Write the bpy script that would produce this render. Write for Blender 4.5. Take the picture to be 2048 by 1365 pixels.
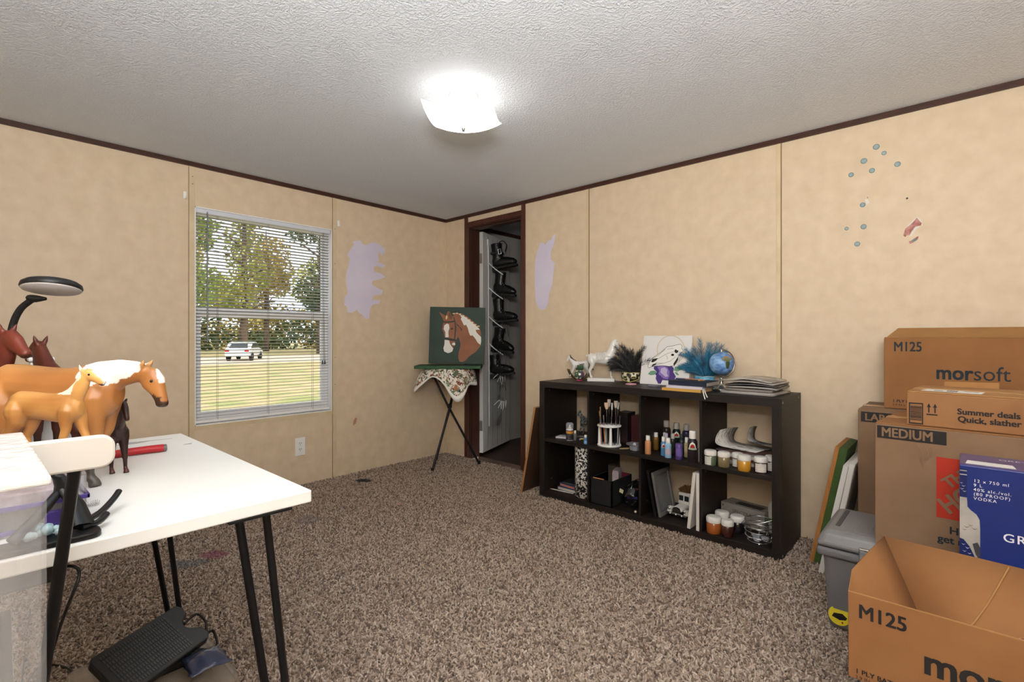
import bpy, bmesh, math, random
import numpy as np
from mathutils import Vector, Matrix, noise as mnoise
random.seed(7)
for o in list(bpy.data.objects): bpy.data.objects.remove(o)
SC = bpy.context.scene
COL = SC.collection
PI = math.pi

# ---------------------------------------------------------------- camera
cam_d = bpy.data.cameras.new('camera'); cam = bpy.data.objects.new('camera', cam_d); COL.objects.link(cam)
CAM = (3.4853, -2.9516, 1.0450)
YAW = 0.73665
cam.location = CAM; cam.rotation_euler = (PI/2, 0, YAW)
cam_d.sensor_width = 36.0; cam_d.lens = 998.07/2048*36.0
cam_d.shift_y = -5.84/2048; cam_d.clip_start = 0.02; cam_d.clip_end = 400
SC.camera = cam
# ---------------------------------------------------------------- colour management
SC.view_settings.view_transform = 'Standard'; SC.view_settings.look = 'None'
SC.view_settings.gamma = 1.0; SC.view_settings.use_curve_mapping = False
SC.view_settings.exposure = 0.45
# ---------------------------------------------------------------- world: bright hazy sky
W = bpy.data.worlds.new('World'); SC.world = W; W.use_nodes = True
wn = W.node_tree.nodes; wn.clear()
wo = wn.new('ShaderNodeOutputWorld'); wb = wn.new('ShaderNodeBackground')
wb.inputs[0].default_value = (0.86, 0.93, 1.0, 1); wb.inputs[1].default_value = 1.55
W.node_tree.links.new(wb.outputs[0], wo.inputs[0])
def light(name, kind, loc, energy, color=(1,1,1), rot=(0,0,0), **kw):
    d = bpy.data.lights.new(name, kind); d.energy = energy; d.color = color
    for k, v in kw.items(): setattr(d, k, v)
    o = bpy.data.objects.new(name, d); COL.objects.link(o); o.location = loc; o.rotation_euler = rot
    return o
# sun behind the house, lighting the yard outside the window
light('sun', 'SUN', (8, 4, 12), 1.7, (1.0, 0.95, 0.86), (math.radians(38), 0, math.radians(115)), angle=0.02)
# added fill light behind the camera, aimed up to bounce off the ceiling
fl = light('bounce_fill', 'AREA', (3.72, -3.25, 1.45), 78, (0.94, 0.975, 1.0), shape='DISK', size=0.5)
fl.rotation_euler = Vector((-0.27, 0.27, 0.92)).to_track_quat('-Z', 'Y').to_euler()

# ---------------------------------------------------------------- helpers
def lin(c):
    if isinstance(c, str):
        c = c.lstrip('#'); c = tuple(int(c[i:i+2], 16)/255 for i in (0, 2, 4))
    return tuple((x/12.92 if x <= 0.04045 else ((x+0.055)/1.055)**2.4) for x in c[:3])
MATS = {}
def mat(name, color, rough=0.6, metal=0.0, color2=None, nscale=8.0, ndetail=4.0, nlow=0.35, nhigh=0.65, stretch=None,
        bump=None, trans=0.0, alpha=1.0, emit=None, estr=0.0, coat=0.0, spec=0.5, ior=1.45, thin=False, sheen=0.0):
    if name in MATS: return MATS[name]
    m = bpy.data.materials.new(name); m.use_nodes = True; MATS[name] = m
    nt = m.node_tree; b = nt.nodes['Principled BSDF']; L = nt.links.new
    b.inputs['Base Color'].default_value = (*lin(color), 1)
    b.inputs['Roughness'].default_value = rough; b.inputs['Metallic'].default_value = metal
    b.inputs['Transmission Weight'].default_value = trans; b.inputs['Alpha'].default_value = alpha
    b.inputs['Coat Weight'].default_value = coat; b.inputs['Specular IOR Level'].default_value = spec
    b.inputs['IOR'].default_value = ior; b.inputs['Sheen Weight'].default_value = sheen
    if emit is not None:
        b.inputs['Emission Color'].default_value = (*lin(emit), 1); b.inputs['Emission Strength'].default_value = estr
    if color2 is not None or bump is not None:
        tc = nt.nodes.new('ShaderNodeTexCoord'); vec = tc.outputs['Object']
        if stretch is not None:
            mp = nt.nodes.new('ShaderNodeMapping'); mp.inputs['Scale'].default_value = stretch
            L(vec, mp.inputs[0]); vec = mp.outputs[0]
    if color2 is not None:
        n = nt.nodes.new('ShaderNodeTexNoise'); n.inputs['Scale'].default_value = nscale; n.inputs['Detail'].default_value = ndetail
        L(vec, n.inputs['Vector'])
        r = nt.nodes.new('ShaderNodeValToRGB')
        r.color_ramp.elements[0].position = nlow; r.color_ramp.elements[1].position = nhigh
        r.color_ramp.elements[0].color = (*lin(color), 1); r.color_ramp.elements[1].color = (*lin(color2), 1)
        L(n.outputs['Fac'], r.inputs[0]); L(r.outputs[0], b.inputs['Base Color'])
    if bump is not None:
        n2 = nt.nodes.new('ShaderNodeTexNoise'); n2.inputs['Scale'].default_value = bump[0]; n2.inputs['Detail'].default_value = 5
        L(vec, n2.inputs['Vector'])
        bp = nt.nodes.new('ShaderNodeBump'); bp.inputs['Strength'].default_value = bump[1]; bp.inputs['Distance'].default_value = bump[2]
        L(n2.outputs['Fac'], bp.inputs['Height']); L(bp.outputs[0], b.inputs['Normal'])
    return m
def mat_vcol(name, rough=0.5, coat=0.0):
    m = bpy.data.materials.new(name); m.use_nodes = True; nt = m.node_tree; b = nt.nodes['Principled BSDF']
    a = nt.nodes.new('ShaderNodeAttribute'); a.attribute_name = 'paint'
    nt.links.new(a.outputs['Color'], b.inputs['Base Color']); b.inputs['Roughness'].default_value = rough
    b.inputs['Coat Weight'].default_value = coat
    return m

def tag(o, label=None, cat=None, group=None, kind=None):
    if label: o['label'] = label
    if cat: o['category'] = cat
    if group: o['group'] = group
    if kind: o['kind'] = kind
    return o
def empty(name, loc=(0,0,0), rz=0, label=None, cat=None, group=None, kind=None):
    o = bpy.data.objects.new(name, None); COL.objects.link(o); o.location = loc; o.rotation_euler = (0,0,rz)
    o.empty_display_size = 0.02
    return tag(o, label, cat, group, kind)
class MB:
    def __init__(s): s.v = []; s.f = []; s.mi = []; s.sm = []
    def add(s, vs, fs, mi=0, sm=False, M=None):
        k = len(s.v)
        if M is not None: vs = [M @ Vector(v) for v in vs]
        s.v += [tuple(v) for v in vs]; s.f += [tuple(i+k for i in f) for f in fs]
        s.mi += [mi]*len(fs); s.sm += [sm]*len(fs); return s
    def box(s, x0, x1, y0, y1, z0, z1, mi=0, M=None):
        return s.add([(x0,y0,z0),(x1,y0,z0),(x1,y1,z0),(x0,y1,z0),(x0,y0,z1),(x1,y0,z1),(x1,y1,z1),(x0,y1,z1)],
              [(0,3,2,1),(4,5,6,7),(0,1,5,4),(1,2,6,5),(2,3,7,6),(3,0,4,7)], mi, False, M)
    def cbox(s, c, d, mi=0, M=None):
        return s.box(c[0]-d[0]/2,c[0]+d[0]/2,c[1]-d[1]/2,c[1]+d[1]/2,c[2]-d[2]/2,c[2]+d[2]/2,mi,M)
    def hexa(s, b4, t4, mi=0, M=None):
        return s.add(list(b4)+list(t4), [(0,3,2,1),(4,5,6,7),(0,1,5,4),(1,2,6,5),(2,3,7,6),(3,0,4,7)], mi, False, M)
    def prism(s, poly, a, b, axis='z', mi=0, M=None, sm=False):
        n = len(poly)
        def P(p, h):
            return {'z': (p[0],p[1],h), 'y': (p[0],h,p[1]), 'x': (h,p[0],p[1])}[axis]
        vs = [P(p,a) for p in poly]+[P(p,b) for p in poly]
        s.add(vs, [tuple(range(n-1,-1,-1)), tuple(range(n,2*n))], mi, False, M)
        k = len(s.v)-2*n
        s.f += [(k+i,k+(i+1)%n,k+n+(i+1)%n,k+n+i) for i in range(n)]; s.mi += [mi]*n; s.sm += [sm]*n
        return s
    def tube(s, pts, r, n=8, mi=0, caps=True, M=None, flat=1.0, up=(0,0,1), sm=True):
        """sweep an n-gon along pts; r number or list (or (r_normal, r_binormal) tuples)"""
        pts = [Vector(p) for p in pts]; N = len(pts); vs = []; up = Vector(up)
        rr = r if isinstance(r, (list, tuple)) else [r]*N
        prev = None
        for i, p in enumerate(pts):
            t = (pts[min(i+1,N-1)]-pts[max(i-1,0)])
            t = t.normalized() if t.length > 1e-9 else Vector((0,0,1))
            if prev is None:
                a = t.cross(up)
                if a.length < 1e-4: a = t.cross(Vector((1,0,0)))
                a.normalize()
            else:
                a = prev - t*prev.dot(t)
                if a.length < 1e-6: a = t.cross(up)
                a.normalize()
            prev = a; b = t.cross(a)
            ra, rb = rr[i] if isinstance(rr[i], tuple) else (rr[i], rr[i]*flat)
            for k in range(n):
                an = 2*PI*k/n
                vs.append(p + a*(ra*math.cos(an)) + b*(rb*math.sin(an)))
        fs = [(i*n+k, i*n+(k+1)%n, (i+1)*n+(k+1)%n, (i+1)*n+k) for i in range(N-1) for k in range(n)]
        s.add(vs, fs, mi, sm, M)
        if caps:
            s.add(vs[:n], [tuple(range(n-1,-1,-1))], mi, False, M); s.add(vs[-n:], [tuple(range(n))], mi, False, M)
        return s
    def lathe(s, prof, n=24, c=(0,0,0), mi=0, M=None, sm=True, mis=None):
        vs = []; fs = []; R = len(prof)
        for (r, z) in prof:
            for k in range(n):
                a = 2*PI*k/n; vs.append((c[0]+r*math.cos(a), c[1]+r*math.sin(a), c[2]+z))
        s0 = len(s.f)
        fs = [(i*n+k, i*n+(k+1)%n, (i+1)*n+(k+1)%n, (i+1)*n+k) for i in range(R-1) for k in range(n)]
        s.add(vs, fs, mi, sm, M)
        if mis:
            for i in range(R-1):
                for k in range(n): s.mi[s0+i*n+k] = mis[i]
        if prof[0][0] > 1e-6: s.add(vs[:n], [tuple(range(n-1,-1,-1))], mis[0] if mis else mi, False, M)
        if prof[-1][0] > 1e-6: s.add(vs[-n:], [tuple(range(n))], mis[-1] if mis else mi, False, M)
        return s
    def sphere(s, c, r, nu=16, nv=10, mi=0, M=None, sc=(1,1,1)):
        prof = [(max(1e-7, math.sin(PI*i/nv)), -math.cos(PI*i/nv)) for i in range(nv+1)]
        M2 = Matrix.Translation(c) @ Matrix.Diagonal((r*sc[0], r*sc[1], r*sc[2], 1))
        return s.lathe(prof, nu, (0,0,0), mi, M2 if M is None else M @ M2)
    def grid(s, P, mi=0, sm=True, close_u=False):
        """P[i][j] points"""
        R = len(P); C = len(P[0])
        vs = [p for row in P for p in row]
        fs = [(i*C+j, i*C+(j+1)%C, (i+1)*C+(j+1)%C, (i+1)*C+j) for i in range(R-1) for j in range(C if close_u else C-1)]
        return s.add(vs, fs, mi, sm)
    def mesh(s, name):
        me = bpy.data.meshes.new(name); me.from_pydata(s.v, [], s.f)
        me.polygons.foreach_set('material_index', s.mi); me.polygons.foreach_set('use_smooth', s.sm); me.update()
        return me
    def build(s, name, mats, parent=None, loc=(0,0,0), rot=(0,0,0), bevel=0, seg=2, solid=0, label=None, cat=None, group=None, kind=None, subd=0):
        me = s.mesh(name)
        for m in (mats if isinstance(mats, (list, tuple)) else [mats]): me.materials.append(m)
        return link(name, me, parent, loc, rot, bevel, seg, solid, label, cat, group, kind, subd)
def link(name, me, parent=None, loc=(0,0,0), rot=(0,0,0), bevel=0, seg=2, solid=0, label=None, cat=None, group=None, kind=None, subd=0):
    o = bpy.data.objects.new(name, me); COL.objects.link(o); o.parent = parent
    o.location = loc; o.rotation_euler = rot
    if subd:
        m = o.modifiers.new('sub', 'SUBSURF'); m.levels = subd; m.render_levels = subd
    if solid:
        m = o.modifiers.new('sol', 'SOLIDIFY'); m.thickness = solid; m.offset = 0
    if bevel:
        m = o.modifiers.new('bev', 'BEVEL'); m.width = bevel; m.segments = seg; m.limit_method = 'ANGLE'; m.angle_limit = 0.6
        m.harden_normals = False
    return tag(o, label, cat, group, kind)
def copy_tree(o, parent=None, loc=None, rz=None, **kw):
    c = o.copy(); COL.objects.link(c); c.parent = parent
    if loc is not None: c.location = loc
    if rz is not None: c.rotation_euler = (0,0,rz)
    for k, v in kw.items(): c[{'cat':'category'}.get(k, k)] = v
    for ch in o.children: copy_tree(ch, c)
    return c
def frame(o, x, y):
    """matrix whose local x,y span a face, z its outward normal"""
    x = Vector(x).normalized(); y = Vector(y); y = (y - x*y.dot(x)).normalized(); z = x.cross(y)
    return Matrix(((x.x,y.x,z.x,o[0]),(x.y,y.y,z.y,o[1]),(x.z,y.z,z.z,o[2]),(0,0,0,1)))
def decal(name, poly, m, parent, M, off=0.0008, thick=0.0006, label=None):
    """flat shape painted or stuck on a face: thin slab in the face's frame"""
    mb = MB().prism(poly, off-thick, off, 'z', 0, M)
    return mb.build(name, m, parent, label=label)
def lettering(name, txt, size, m, parent, M, off=0.001, bold=0.0, align='LEFT', shear=0.0, sx=1.0, spacing=1.0, line=1.0, rot=0.0, pos=(0,0)):
    c = bpy.data.curves.new(name, 'FONT'); c.body = txt; c.size = size; c.align_x = align; c.shear = shear
    c.space_character = spacing; c.space_line = line; c.resolution_u = 3; c.fill_mode = 'BOTH'
    t = bpy.data.objects.new(name, c); COL.objects.link(t)
    dg = bpy.context.evaluated_depsgraph_get(); me = bpy.data.meshes.new_from_object(t.evaluated_get(dg))
    bpy.data.objects.remove(t); bpy.data.curves.remove(c)
    if bold:     # heavier strokes: overlay shifted copies of the outline
        vs = [v.co.copy() for v in me.vertices]; fs = [tuple(p.vertices) for p in me.polygons]; mb = MB()
        for q, (dx, dy) in enumerate(((-1,-.6),(1,-.6),(-1,.6),(1,.6),(0,0))): mb.add([(v.x+dx*bold, v.y+dy*bold, q*0.00012) for v in vs], fs)
        bpy.data.meshes.remove(me); me = mb.mesh(name)
    me.transform(M @ Matrix.Translation((pos[0], pos[1], off)) @ Matrix.Rotation(rot, 4, 'Z') @ Matrix.Diagonal((sx,1,1,1)))
    me.materials.clear(); me.materials.append(m); me.name = name
    return link(name, me, parent)
def ell(cx, cy, rx, ry, n=20, a0=0.0):
    return [(cx+rx*math.cos(a0+2*PI*i/n), cy+ry*math.sin(a0+2*PI*i/n)) for i in range(n)]
def rrect(x0, x1, y0, y1, r, n=5):
    out = []
    for (cx, cy, a) in ((x1-r,y0+r,-PI/2),(x1-r,y1-r,0),(x0+r,y1-r,PI/2),(x0+r,y0+r,PI)):
        for i in range(n+1): out.append((cx+r*math.cos(a+PI/2*i/n), cy+r*math.sin(a+PI/2*i/n)))
    return out
def spline(pts, n=6):
    """Catmull-Rom through pts"""
    P = [Vector(p) for p in pts]; out = []
    for i in range(len(P)-1):
        p0 = P[max(i-1,0)]; p1 = P[i]; p2 = P[i+1]; p3 = P[min(i+2,len(P)-1)]
        for k in range(n):
            t = k/n
            out.append(0.5*((2*p1)+(p2-p0)*t+(2*p0-5*p1+4*p2-p3)*t*t+(3*p1-p0-3*p2+p3)*t**3))
    out.append(P[-1]); return out
def remesh(mb, name, voxel, smooth=2, paint=None, material=None):
    """fuse overlapping closed shapes into one continuous skin; optional per-vertex paint(co)->linear rgb"""
    me = mb.mesh(name); o = bpy.data.objects.new(name, me); COL.objects.link(o)
    m = o.modifiers.new('r', 'REMESH'); m.mode = 'VOXEL'; m.voxel_size = voxel; m.use_smooth_shade = True
    s = o.modifiers.new('s', 'SMOOTH'); s.factor = 0.5; s.iterations = smooth
    dg = bpy.context.evaluated_depsgraph_get(); out = bpy.data.meshes.new_from_object(o.evaluated_get(dg))
    bpy.data.objects.remove(o); bpy.data.meshes.remove(me)
    out.name = name; out.materials.clear()
    if material: out.materials.append(material)
    out.polygons.foreach_set('use_smooth', [True]*len(out.polygons))
    if paint:
        at = out.color_attributes.new('paint', 'FLOAT_COLOR', 'POINT')
        buf = []
        for v in out.vertices: buf += [*paint(v.co), 1.0]
        at.data.foreach_set('color', buf)
    return out
# ================================================================= ROOM
H = 2.1175; RX = 4.35; RY = -3.60; T = 0.12
WALLC = dict(rough=0.55, color2='#d6c1a4', nscale=14, ndetail=8, nlow=0.30, nhigh=0.72, bump=(60, 0.06, 0.002))
m_wall = mat('wall_vinyl', '#e1cdb2', **WALLC)
m_ceil = mat('ceiling_stipple', '#e8edf4', 0.9)
nt = m_ceil.node_tree; bs = nt.nodes['Principled BSDF']
tc = nt.nodes.new('ShaderNodeTexCoord')
nz = nt.nodes.new('ShaderNodeTexNoise'); nz.inputs['Scale'].default_value = 4.5; nz.inputs['Detail'].default_value = 3
va = nt.nodes.new('ShaderNodeVectorMath'); va.operation = 'SCALE'; va.inputs['Scale'].default_value = 0.10
vb = nt.nodes.new('ShaderNodeVectorMath'); vb.operation = 'ADD'
n2 = nt.nodes.new('ShaderNodeTexNoise'); n2.inputs['Scale'].default_value = 105; n2.inputs['Detail'].default_value = 3; n2.inputs['Roughness'].default_value = 0.6
rp = nt.nodes.new('ShaderNodeValToRGB'); rp.color_ramp.elements[0].position = 0.42; rp.color_ramp.elements[1].position = 0.62
bp_ = nt.nodes.new('ShaderNodeBump'); bp_.inputs['Strength'].default_value = 0.6; bp_.inputs['Distance'].default_value = 0.004
L = nt.links.new
L(tc.outputs['Object'], nz.inputs['Vector']); L(nz.outputs['Color'], va.inputs[0]); L(va.outputs[0], vb.inputs[0]); L(tc.outputs['Object'], vb.inputs[1])
L(vb.outputs[0], n2.inputs['Vector']); L(n2.outputs['Fac'], rp.inputs[0]); L(rp.outputs[0], bp_.inputs['Height']); L(bp_.outputs[0], bs.inputs['Normal'])
m_trim = mat('dark_brown_trim', '#3a2119', 0.45, color2='#4a2b20', nscale=14, stretch=(1,1,8))
m_casing = mat('mahogany_casing', '#5a3224', 0.4, color2='#472519', nscale=12, stretch=(6,6,0.6))
m_jamb = mat('jamb_brown', '#43281f', 0.5)
m_white = mat('white_vinyl', '#f2f2f0', 0.35)
m_whitep = mat('white_plastic', '#ecebe8', 0.4)
m_black = mat('black_paint', '#161616', 0.45)
m_chrome = mat('chrome', '#d8d8d8', 0.18, 1.0)
m_carpet_base = mat('carpet_backing', '#5b4c42', 1.0, color2='#6f5d51', nscale=60)
m_closetfloor = mat('dark_wood_floor', '#33241d', 0.4, color2='#4a362c', nscale=6, stretch=(1,8,1))

floor = MB().box(0, RX, RY, 0, -0.10, 0).build('floor', m_carpet_base, label='brown and beige cut pile carpet floor', kind='structure')
ceiling = MB().box(-T, RX+T, RY-T, T, H, H+0.1).build('ceiling', m_ceil, label='white stippled ceiling', kind='structure')
# window wall  (X = 0)
WY0, WY1, WZ0, WZ1 = -1.996, -1.102, 0.505, 1.852
w = MB()
w.box(-T,0, RY-T,WY0, -0.1,H); w.box(-T,0, WY1,2.3, -0.1,H); w.box(-T,0, WY0,WY1, -0.1,WZ0); w.box(-T,0, WY0,WY1, WZ1,H)
wall_left = w.build('wall_left', m_wall, label='beige panelled wall with the window', kind='structure')
# door wall  (Y = 0)
DX0, DX1, DZ = 0.296, 0.914, 2.012
w = MB()
w.box(0,DX0, 0,T, -0.1,H); w.box(DX1,RX+T, 0,T, -0.1,H); w.box(DX0,DX1, 0,T, DZ,H)
wall_right = w.build('wall_right', m_wall, label='beige panelled wall with the open doorway', kind='structure')
wall_back = MB().box(0,RX+T, RY-T,RY, -0.1,H).build('wall_back', m_wall, label='beige wall behind the camera', kind='structure')
wall_front = MB().box(RX,RX+T, RY-T,0, -0.1,H).build('wall_front', m_wall, label='beige wall at the right of the room', kind='structure')
# ceiling trim
MB().box(0,0.012, RY,0, H-0.027,H).build('trim_1', m_trim, label='dark brown ceiling trim on window wall', kind='structure')
MB().box(0.012,RX, -0.012,0, H-0.027,H).build('trim_2', m_trim, label='dark brown ceiling trim on doorway wall', kind='structure')
# battens over the panel seams
m_batten = mat('batten_vinyl', '#dccaaa', rough=0.5, color2='#d2be9a', nscale=9)
m_seam = mat('seam_dark', '#8a6f52', 0.8)
for i, y in enumerate((-2.012, -1.083, )):
    b = MB().box(0,0.0035, y-0.014,y+0.016, 0,H-0.027).build('batten', m_batten, wall_left, bevel=0.001)
    MB().box(0,0.0045, y-0.0165,y-0.0145, 0,H-0.027).build('seam', m_seam, wall_left)
MB().box(0,0.006, -0.012,0, 0,H-0.027).build('corner_bead', m_batten, wall_left)
for x in (1.5364, 2.7559):
    MB().box(x-0.022,x-0.001, -0.0035,0, 0,H-0.027).build('batten', m_batten, wall_right, bevel=0.001)
    MB().box(x-0.0005,x+0.0035, -0.0042,0, 0,H-0.027).build('seam', m_seam, wall_right)
# nail heads on the battens
for (y, z) in ((-2.007,2.03),(-2.007,1.985),(-1.079,1.86),(-1.079,1.6),(-1.079,0.9),(-1.079,0.7)):
    MB().tube([(0.003,y,z),(0.0045,y,z)],0.0035,8).build('nail_head', m_seam, wall_left)
# ---- paint swatches and marks on the walls (flat paint on the vinyl)
m_lilac = mat('lilac_paint', '#dfd8ea', 0.6, color2='#d8d0e5', nscale=5)
def sw(px, py, s, ox, oy): return [((x)/s+ox, -(y)/s+oy) for x, y in zip(px, py)]
FL = frame((0,0,0), (0,1,0), (0,0,1))      # on window wall: local x = world Y, local y = world Z
FR = frame((0,0,0), (1,0,0), (0,0,1))      # on doorway wall: local x = world X
FRm = frame((0,0,0), (1,0,0), (0,0,1))
def wl(pts): return [(-0.988+(x-95)*0.000575, 1.803-(y-150)*0.00056) for x, y in pts]
sl = [(185,180),(300,140),(330,180),(380,205),(440,170),(500,145),(600,150),(660,200),(690,200),(690,300),(660,260),(650,330),(610,265),(575,300),(600,395),(540,405),(620,425),(700,445),(650,485),(560,470),(510,490),(520,560),(620,570),(705,620),(600,660),(500,690),(480,740),(560,780),(660,820),(630,880),(520,890),(480,960),(620,960),(600,1005),(500,1030),(460,1070),(445,1160),(440,1220),(390,1240),(340,1180),(290,1160),(250,1110),(180,1160),(110,1150),(110,1080),(65,1050),(80,940),(120,900),(95,760),(95,640),(130,520),(150,420),(110,370),(170,270),(210,210)]
decal('paint_swatch', wl(sl), m_lilac, wall_left, FL, label='lilac paint swatch beside the window')
def wr(pts): return [(1.050+(x-215)*0.000575, 1.775-(y-190)*0.000497) for x, y in pts]
sr = [(305,195),(360,215),(385,250),(430,190),(490,180),(520,110),(550,110),(545,180),(510,300),(475,380),(480,480),(540,540),(525,640),(500,860),(450,980),(430,1140),(390,1215),(320,1230),(260,1190),(225,1100),(210,960),(205,700),(215,460),(240,350)]
decal('paint_swatch', wr(sr), m_lilac, wall_right, FRm, off=0.0008, label='lilac paint swatch beside the doorway').location = (0,-0.0009,0)
m_dot = mat('blue_putty', '#9fb0b3', 0.7, color2='#8ea3a5', nscale=80)
m_dotrim = mat('blue_putty_rim', '#7c959b', 0.7)
for (x, z, r) in ((3.171,1.964,.0135),(3.201,1.927,.010),(3.122,1.908,.0135),(3.252,1.862,.0125),(3.154,1.854,.012),(3.07,1.852,.0115),(3.117,1.695,.0115),(3.121,1.588,.0125),(3.051,1.589,.009),(3.095,1.507,.012)):
    Mx = Matrix.Translation((x,0,z)) @ Matrix.Rotation(PI/2,4,'X')
    MB().lathe([(r,0),(r,0.0012),(r*0.75,0.0022),(0.0001,0.0022)],16,M=Mx, mis=[1,1,0]).build('putty_dot', [m_dot, m_dotrim], wall_right)
m_pap1 = mat('torn_paper_red', '#a0625c', 0.8, color2='#c9968c', nscale=40); m_pap2 = mat('torn_paper_white', '#e6ded6', 0.8); m_pap3 = mat('torn_paper_teal', '#6d8b8a', 0.8)
def wp(pts): return [(3.308+(x-975)*0.000245*1.05, 1.554-(y-1030)*0.00043) for x, y in pts]
M_r2 = Matrix.Translation((0,-0.0008,0)) @ FRm
decal('sticker_scrap', wp([(1030,915),(1090,950),(1110,1010),(1040,1040),(1000,1075),(960,1120),(930,1110),(990,1050),(900,1000)]), m_pap2, wall_right, M_r2)
decal('sticker_scrap', wp([(1030,925),(1100,990),(1090,1015),(1010,1020),(960,1060),(930,1105),(890,1100),(870,1120),(840,1100),(870,1030),(980,970)]), m_pap1, wall_right, M_r2, off=0.0014)
decal('sticker_scrap', wp([(920,1170),(950,1165),(1030,1130),(1055,1125),(1050,1155),(960,1195),(930,1195)]), m_pap1, wall_right, M_r2)
decal('sticker_scrap', wp([(960,1165),(1020,1140),(1028,1160),(965,1185)]), m_pap3, wall_right, M_r2, off=0.0014)
decal('scuff', wp([(265,650),(310,640),(345,690),(290,710),(285,680)]), m_pap2, wall_right, M_r2)
decal('scuff', wp([(300,620),(320,622),(318,638),(302,636)]), m_pap1, wall_right, M_r2)
decal('nail_hole', wp([(875,700),(900,690),(912,706),(890,715)]), m_black, wall_right, M_r2)
decal('scuff', [(-0.93,0.37),(-0.905,0.385),(-0.895,0.425),(-0.91,0.43),(-0.925,0.41)], mat('rust_smudge','#b98e6c',0.8), wall_left, FL)

# adhesive hooks either side of window
for k, (y, z) in enumerate(((-2.047,1.908),(-1.05,1.906))):
    hk = MB().box(0,0.003,-0.008,0.008,-0.022,0.022)
    hk.tube(spline([(0.003,0,0.012),(0.007,0,0),(0.009,0,-0.018),(0.016,0,-0.020),(0.017,0,-0.010)],4),0.0035,6)
    hk.build('adhesive_hook', m_white, None, (0,y,z), bevel=0.001, label=('small white adhesive hook on the wall left of the window','small white adhesive hook on the wall right of the window')[k], cat='hook', group='hooks beside the window')
# wall outlet
def outlet(parent_M, label, m):
    o = empty('wall_outlet', label=label, cat='outlet'); o.matrix_world = parent_M
    MB().box(-0.036,0.036,-0.0625,0.0625,0,0.005).build('cover_plate', m, o, bevel=0.002)
    for s in (-1,1):
        r = MB().prism(rrect(-0.017,0.017,s*0.021-0.014,s*0.021+0.014,0.008),0.005,0.0075).build('receptacle', m, o)
        for q in ((-0.006,0.004,0.0016,0.0045),(0.006,0.004,0.0016,0.0035)):
            MB().box(q[0]-q[2],q[0]+q[2],s*0.021+q[1]-q[3],s*0.021+q[1]+q[3],0.0072,0.008).build('slot', m_black, r)
        MB().prism(ell(0,s*0.021-0.007,0.0026,0.0026,8),0.0072,0.008).build('slot', m_black, r)
    return o
outlet(frame((0.0,-1.343,0.277),(0,1,0),(0,0,1)), 'white duplex wall outlet below the window at right', m_white)
outlet(frame((2.080,0.0,0.315),(1,0,0),(0,0,1)), 'wall outlet seen through the open back of shelf', mat('outlet_beige','#cfc4b2',0.5))

# ---------------------------------------------------------------- window
win = empty('window_1', kind='structure', label='white vinyl double hung window with blinds')
mb = MB()   # white liner of the recess
e = 0.006
mb.box(-T,0.003, WY0,WY0+e, WZ0,WZ1); mb.box(-T,0.003, WY1-e,WY1, WZ0,WZ1); mb.box(-T,0.003, WY0,WY1, WZ1-e,WZ1); mb.box(-T,0.003, WY0,WY1, WZ0,WZ0+e)
mb.build('window_liner', m_white, win)
mb = MB(); fx0, fx1 = -0.115, -0.062
mb.box(fx0,fx1, WY0+e,WY0+0.03, WZ0+e,WZ1-e); mb.box(fx0,fx1, WY1-0.03,WY1-e, WZ0+e,WZ1-e)
mb.box(fx0,fx1, WY0+0.03,WY1-0.03, WZ1-0.035,WZ1-e); mb.box(fx0,fx1, WY0+0.03,WY1-0.03, WZ0+e,WZ0+0.035)
mb.build('window_frame', m_white, win, bevel=0.002)
def sash(x0, x1, z0, z1, st, rb, rt):
    mb = MB(); y0, y1 = WY0+0.03, WY1-0.03
    mb.box(x0,x1,y0,y0+st,z0,z1); mb.box(x0,x1,y1-st,y1,z0,z1); mb.box(x0,x1,y0+st,y1-st,z0,z0+rb); mb.box(x0,x1,y0+st,y1-st,z1-rt,z1)
    s = mb.build('sash', m_white, win, bevel=0.002)
    xm = (x0+x1)/2
    MB().box(xm-0.002,xm+0.002,y0+st,y1-st,z0+rb,z1-rt).build('pane', mat('window_glass','#ffffff',0.0,trans=1.0,ior=1.02,spec=0.1), s)
sash(-0.112,-0.090, 1.185,WZ1-0.03, 0.004, 0.05, 0.004)
sash(-0.088,-0.064, WZ0+0.03,1.236, 0.022, 0.045, 0.055)
# sill apron strip
MB().box(0,0.004, WY0-0.002,WY1+0.002, WZ0-0.026,WZ0).build('apron', m_batten, win)
# venetian blind (hangs in the recess)
blind = empty('window_blind', (0,0,0), label='white metal venetian blind with open slats in window', cat='blind')
by0, by1 = WY0+0.009, WY1-0.012
MB().box(-0.048,-0.006, by0,by1, 1.818,1.846).build('head_rail', mat('blind_rail','#d7dbe6',0.4), blind, bevel=0.002)
m_slat = mat('slat_white', '#a8a9af', 0.35)
tilt = math.radians(14)
P = []
for i in range(5):
    u = (i/4-0.5)*0.025; c = 0.0014*(1-(2*i/4-1)**2)
    x = u*math.cos(tilt)-c*math.sin(tilt)*0; z = -u*math.sin(-tilt)+c
    P.append([(x, by0, z),(x, by1, z)])
sl = MB().grid(P, 0, True); slat_me = sl.mesh('slat'); slat_me.materials.append(m_slat)
nsl = 61; zt, zb = 1.800, 0.552
for i in range(nsl):
    z = zt+(zb-zt)*i/(nsl-1)
    link('slat', slat_me, blind, (-0.027, 0, z))
MB().box(-0.039,-0.015, by0,by1, 0.518,0.534).build('bottom_rail', m_white, blind, bevel=0.002)
m_cord = mat('cord_grey','#6b6b6b',0.8)
for y in (by0+0.125, (by0+by1)/2, by1-0.125):
    MB().tube([(-0.015,y,1.82),(-0.015,y,0.53)],0.0009,5).build('ladder_cord', m_cord, blind)
    MB().tube([(-0.039,y,1.82),(-0.039,y,0.53)],0.0009,5).build('ladder_cord', m_cord, blind)
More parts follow.
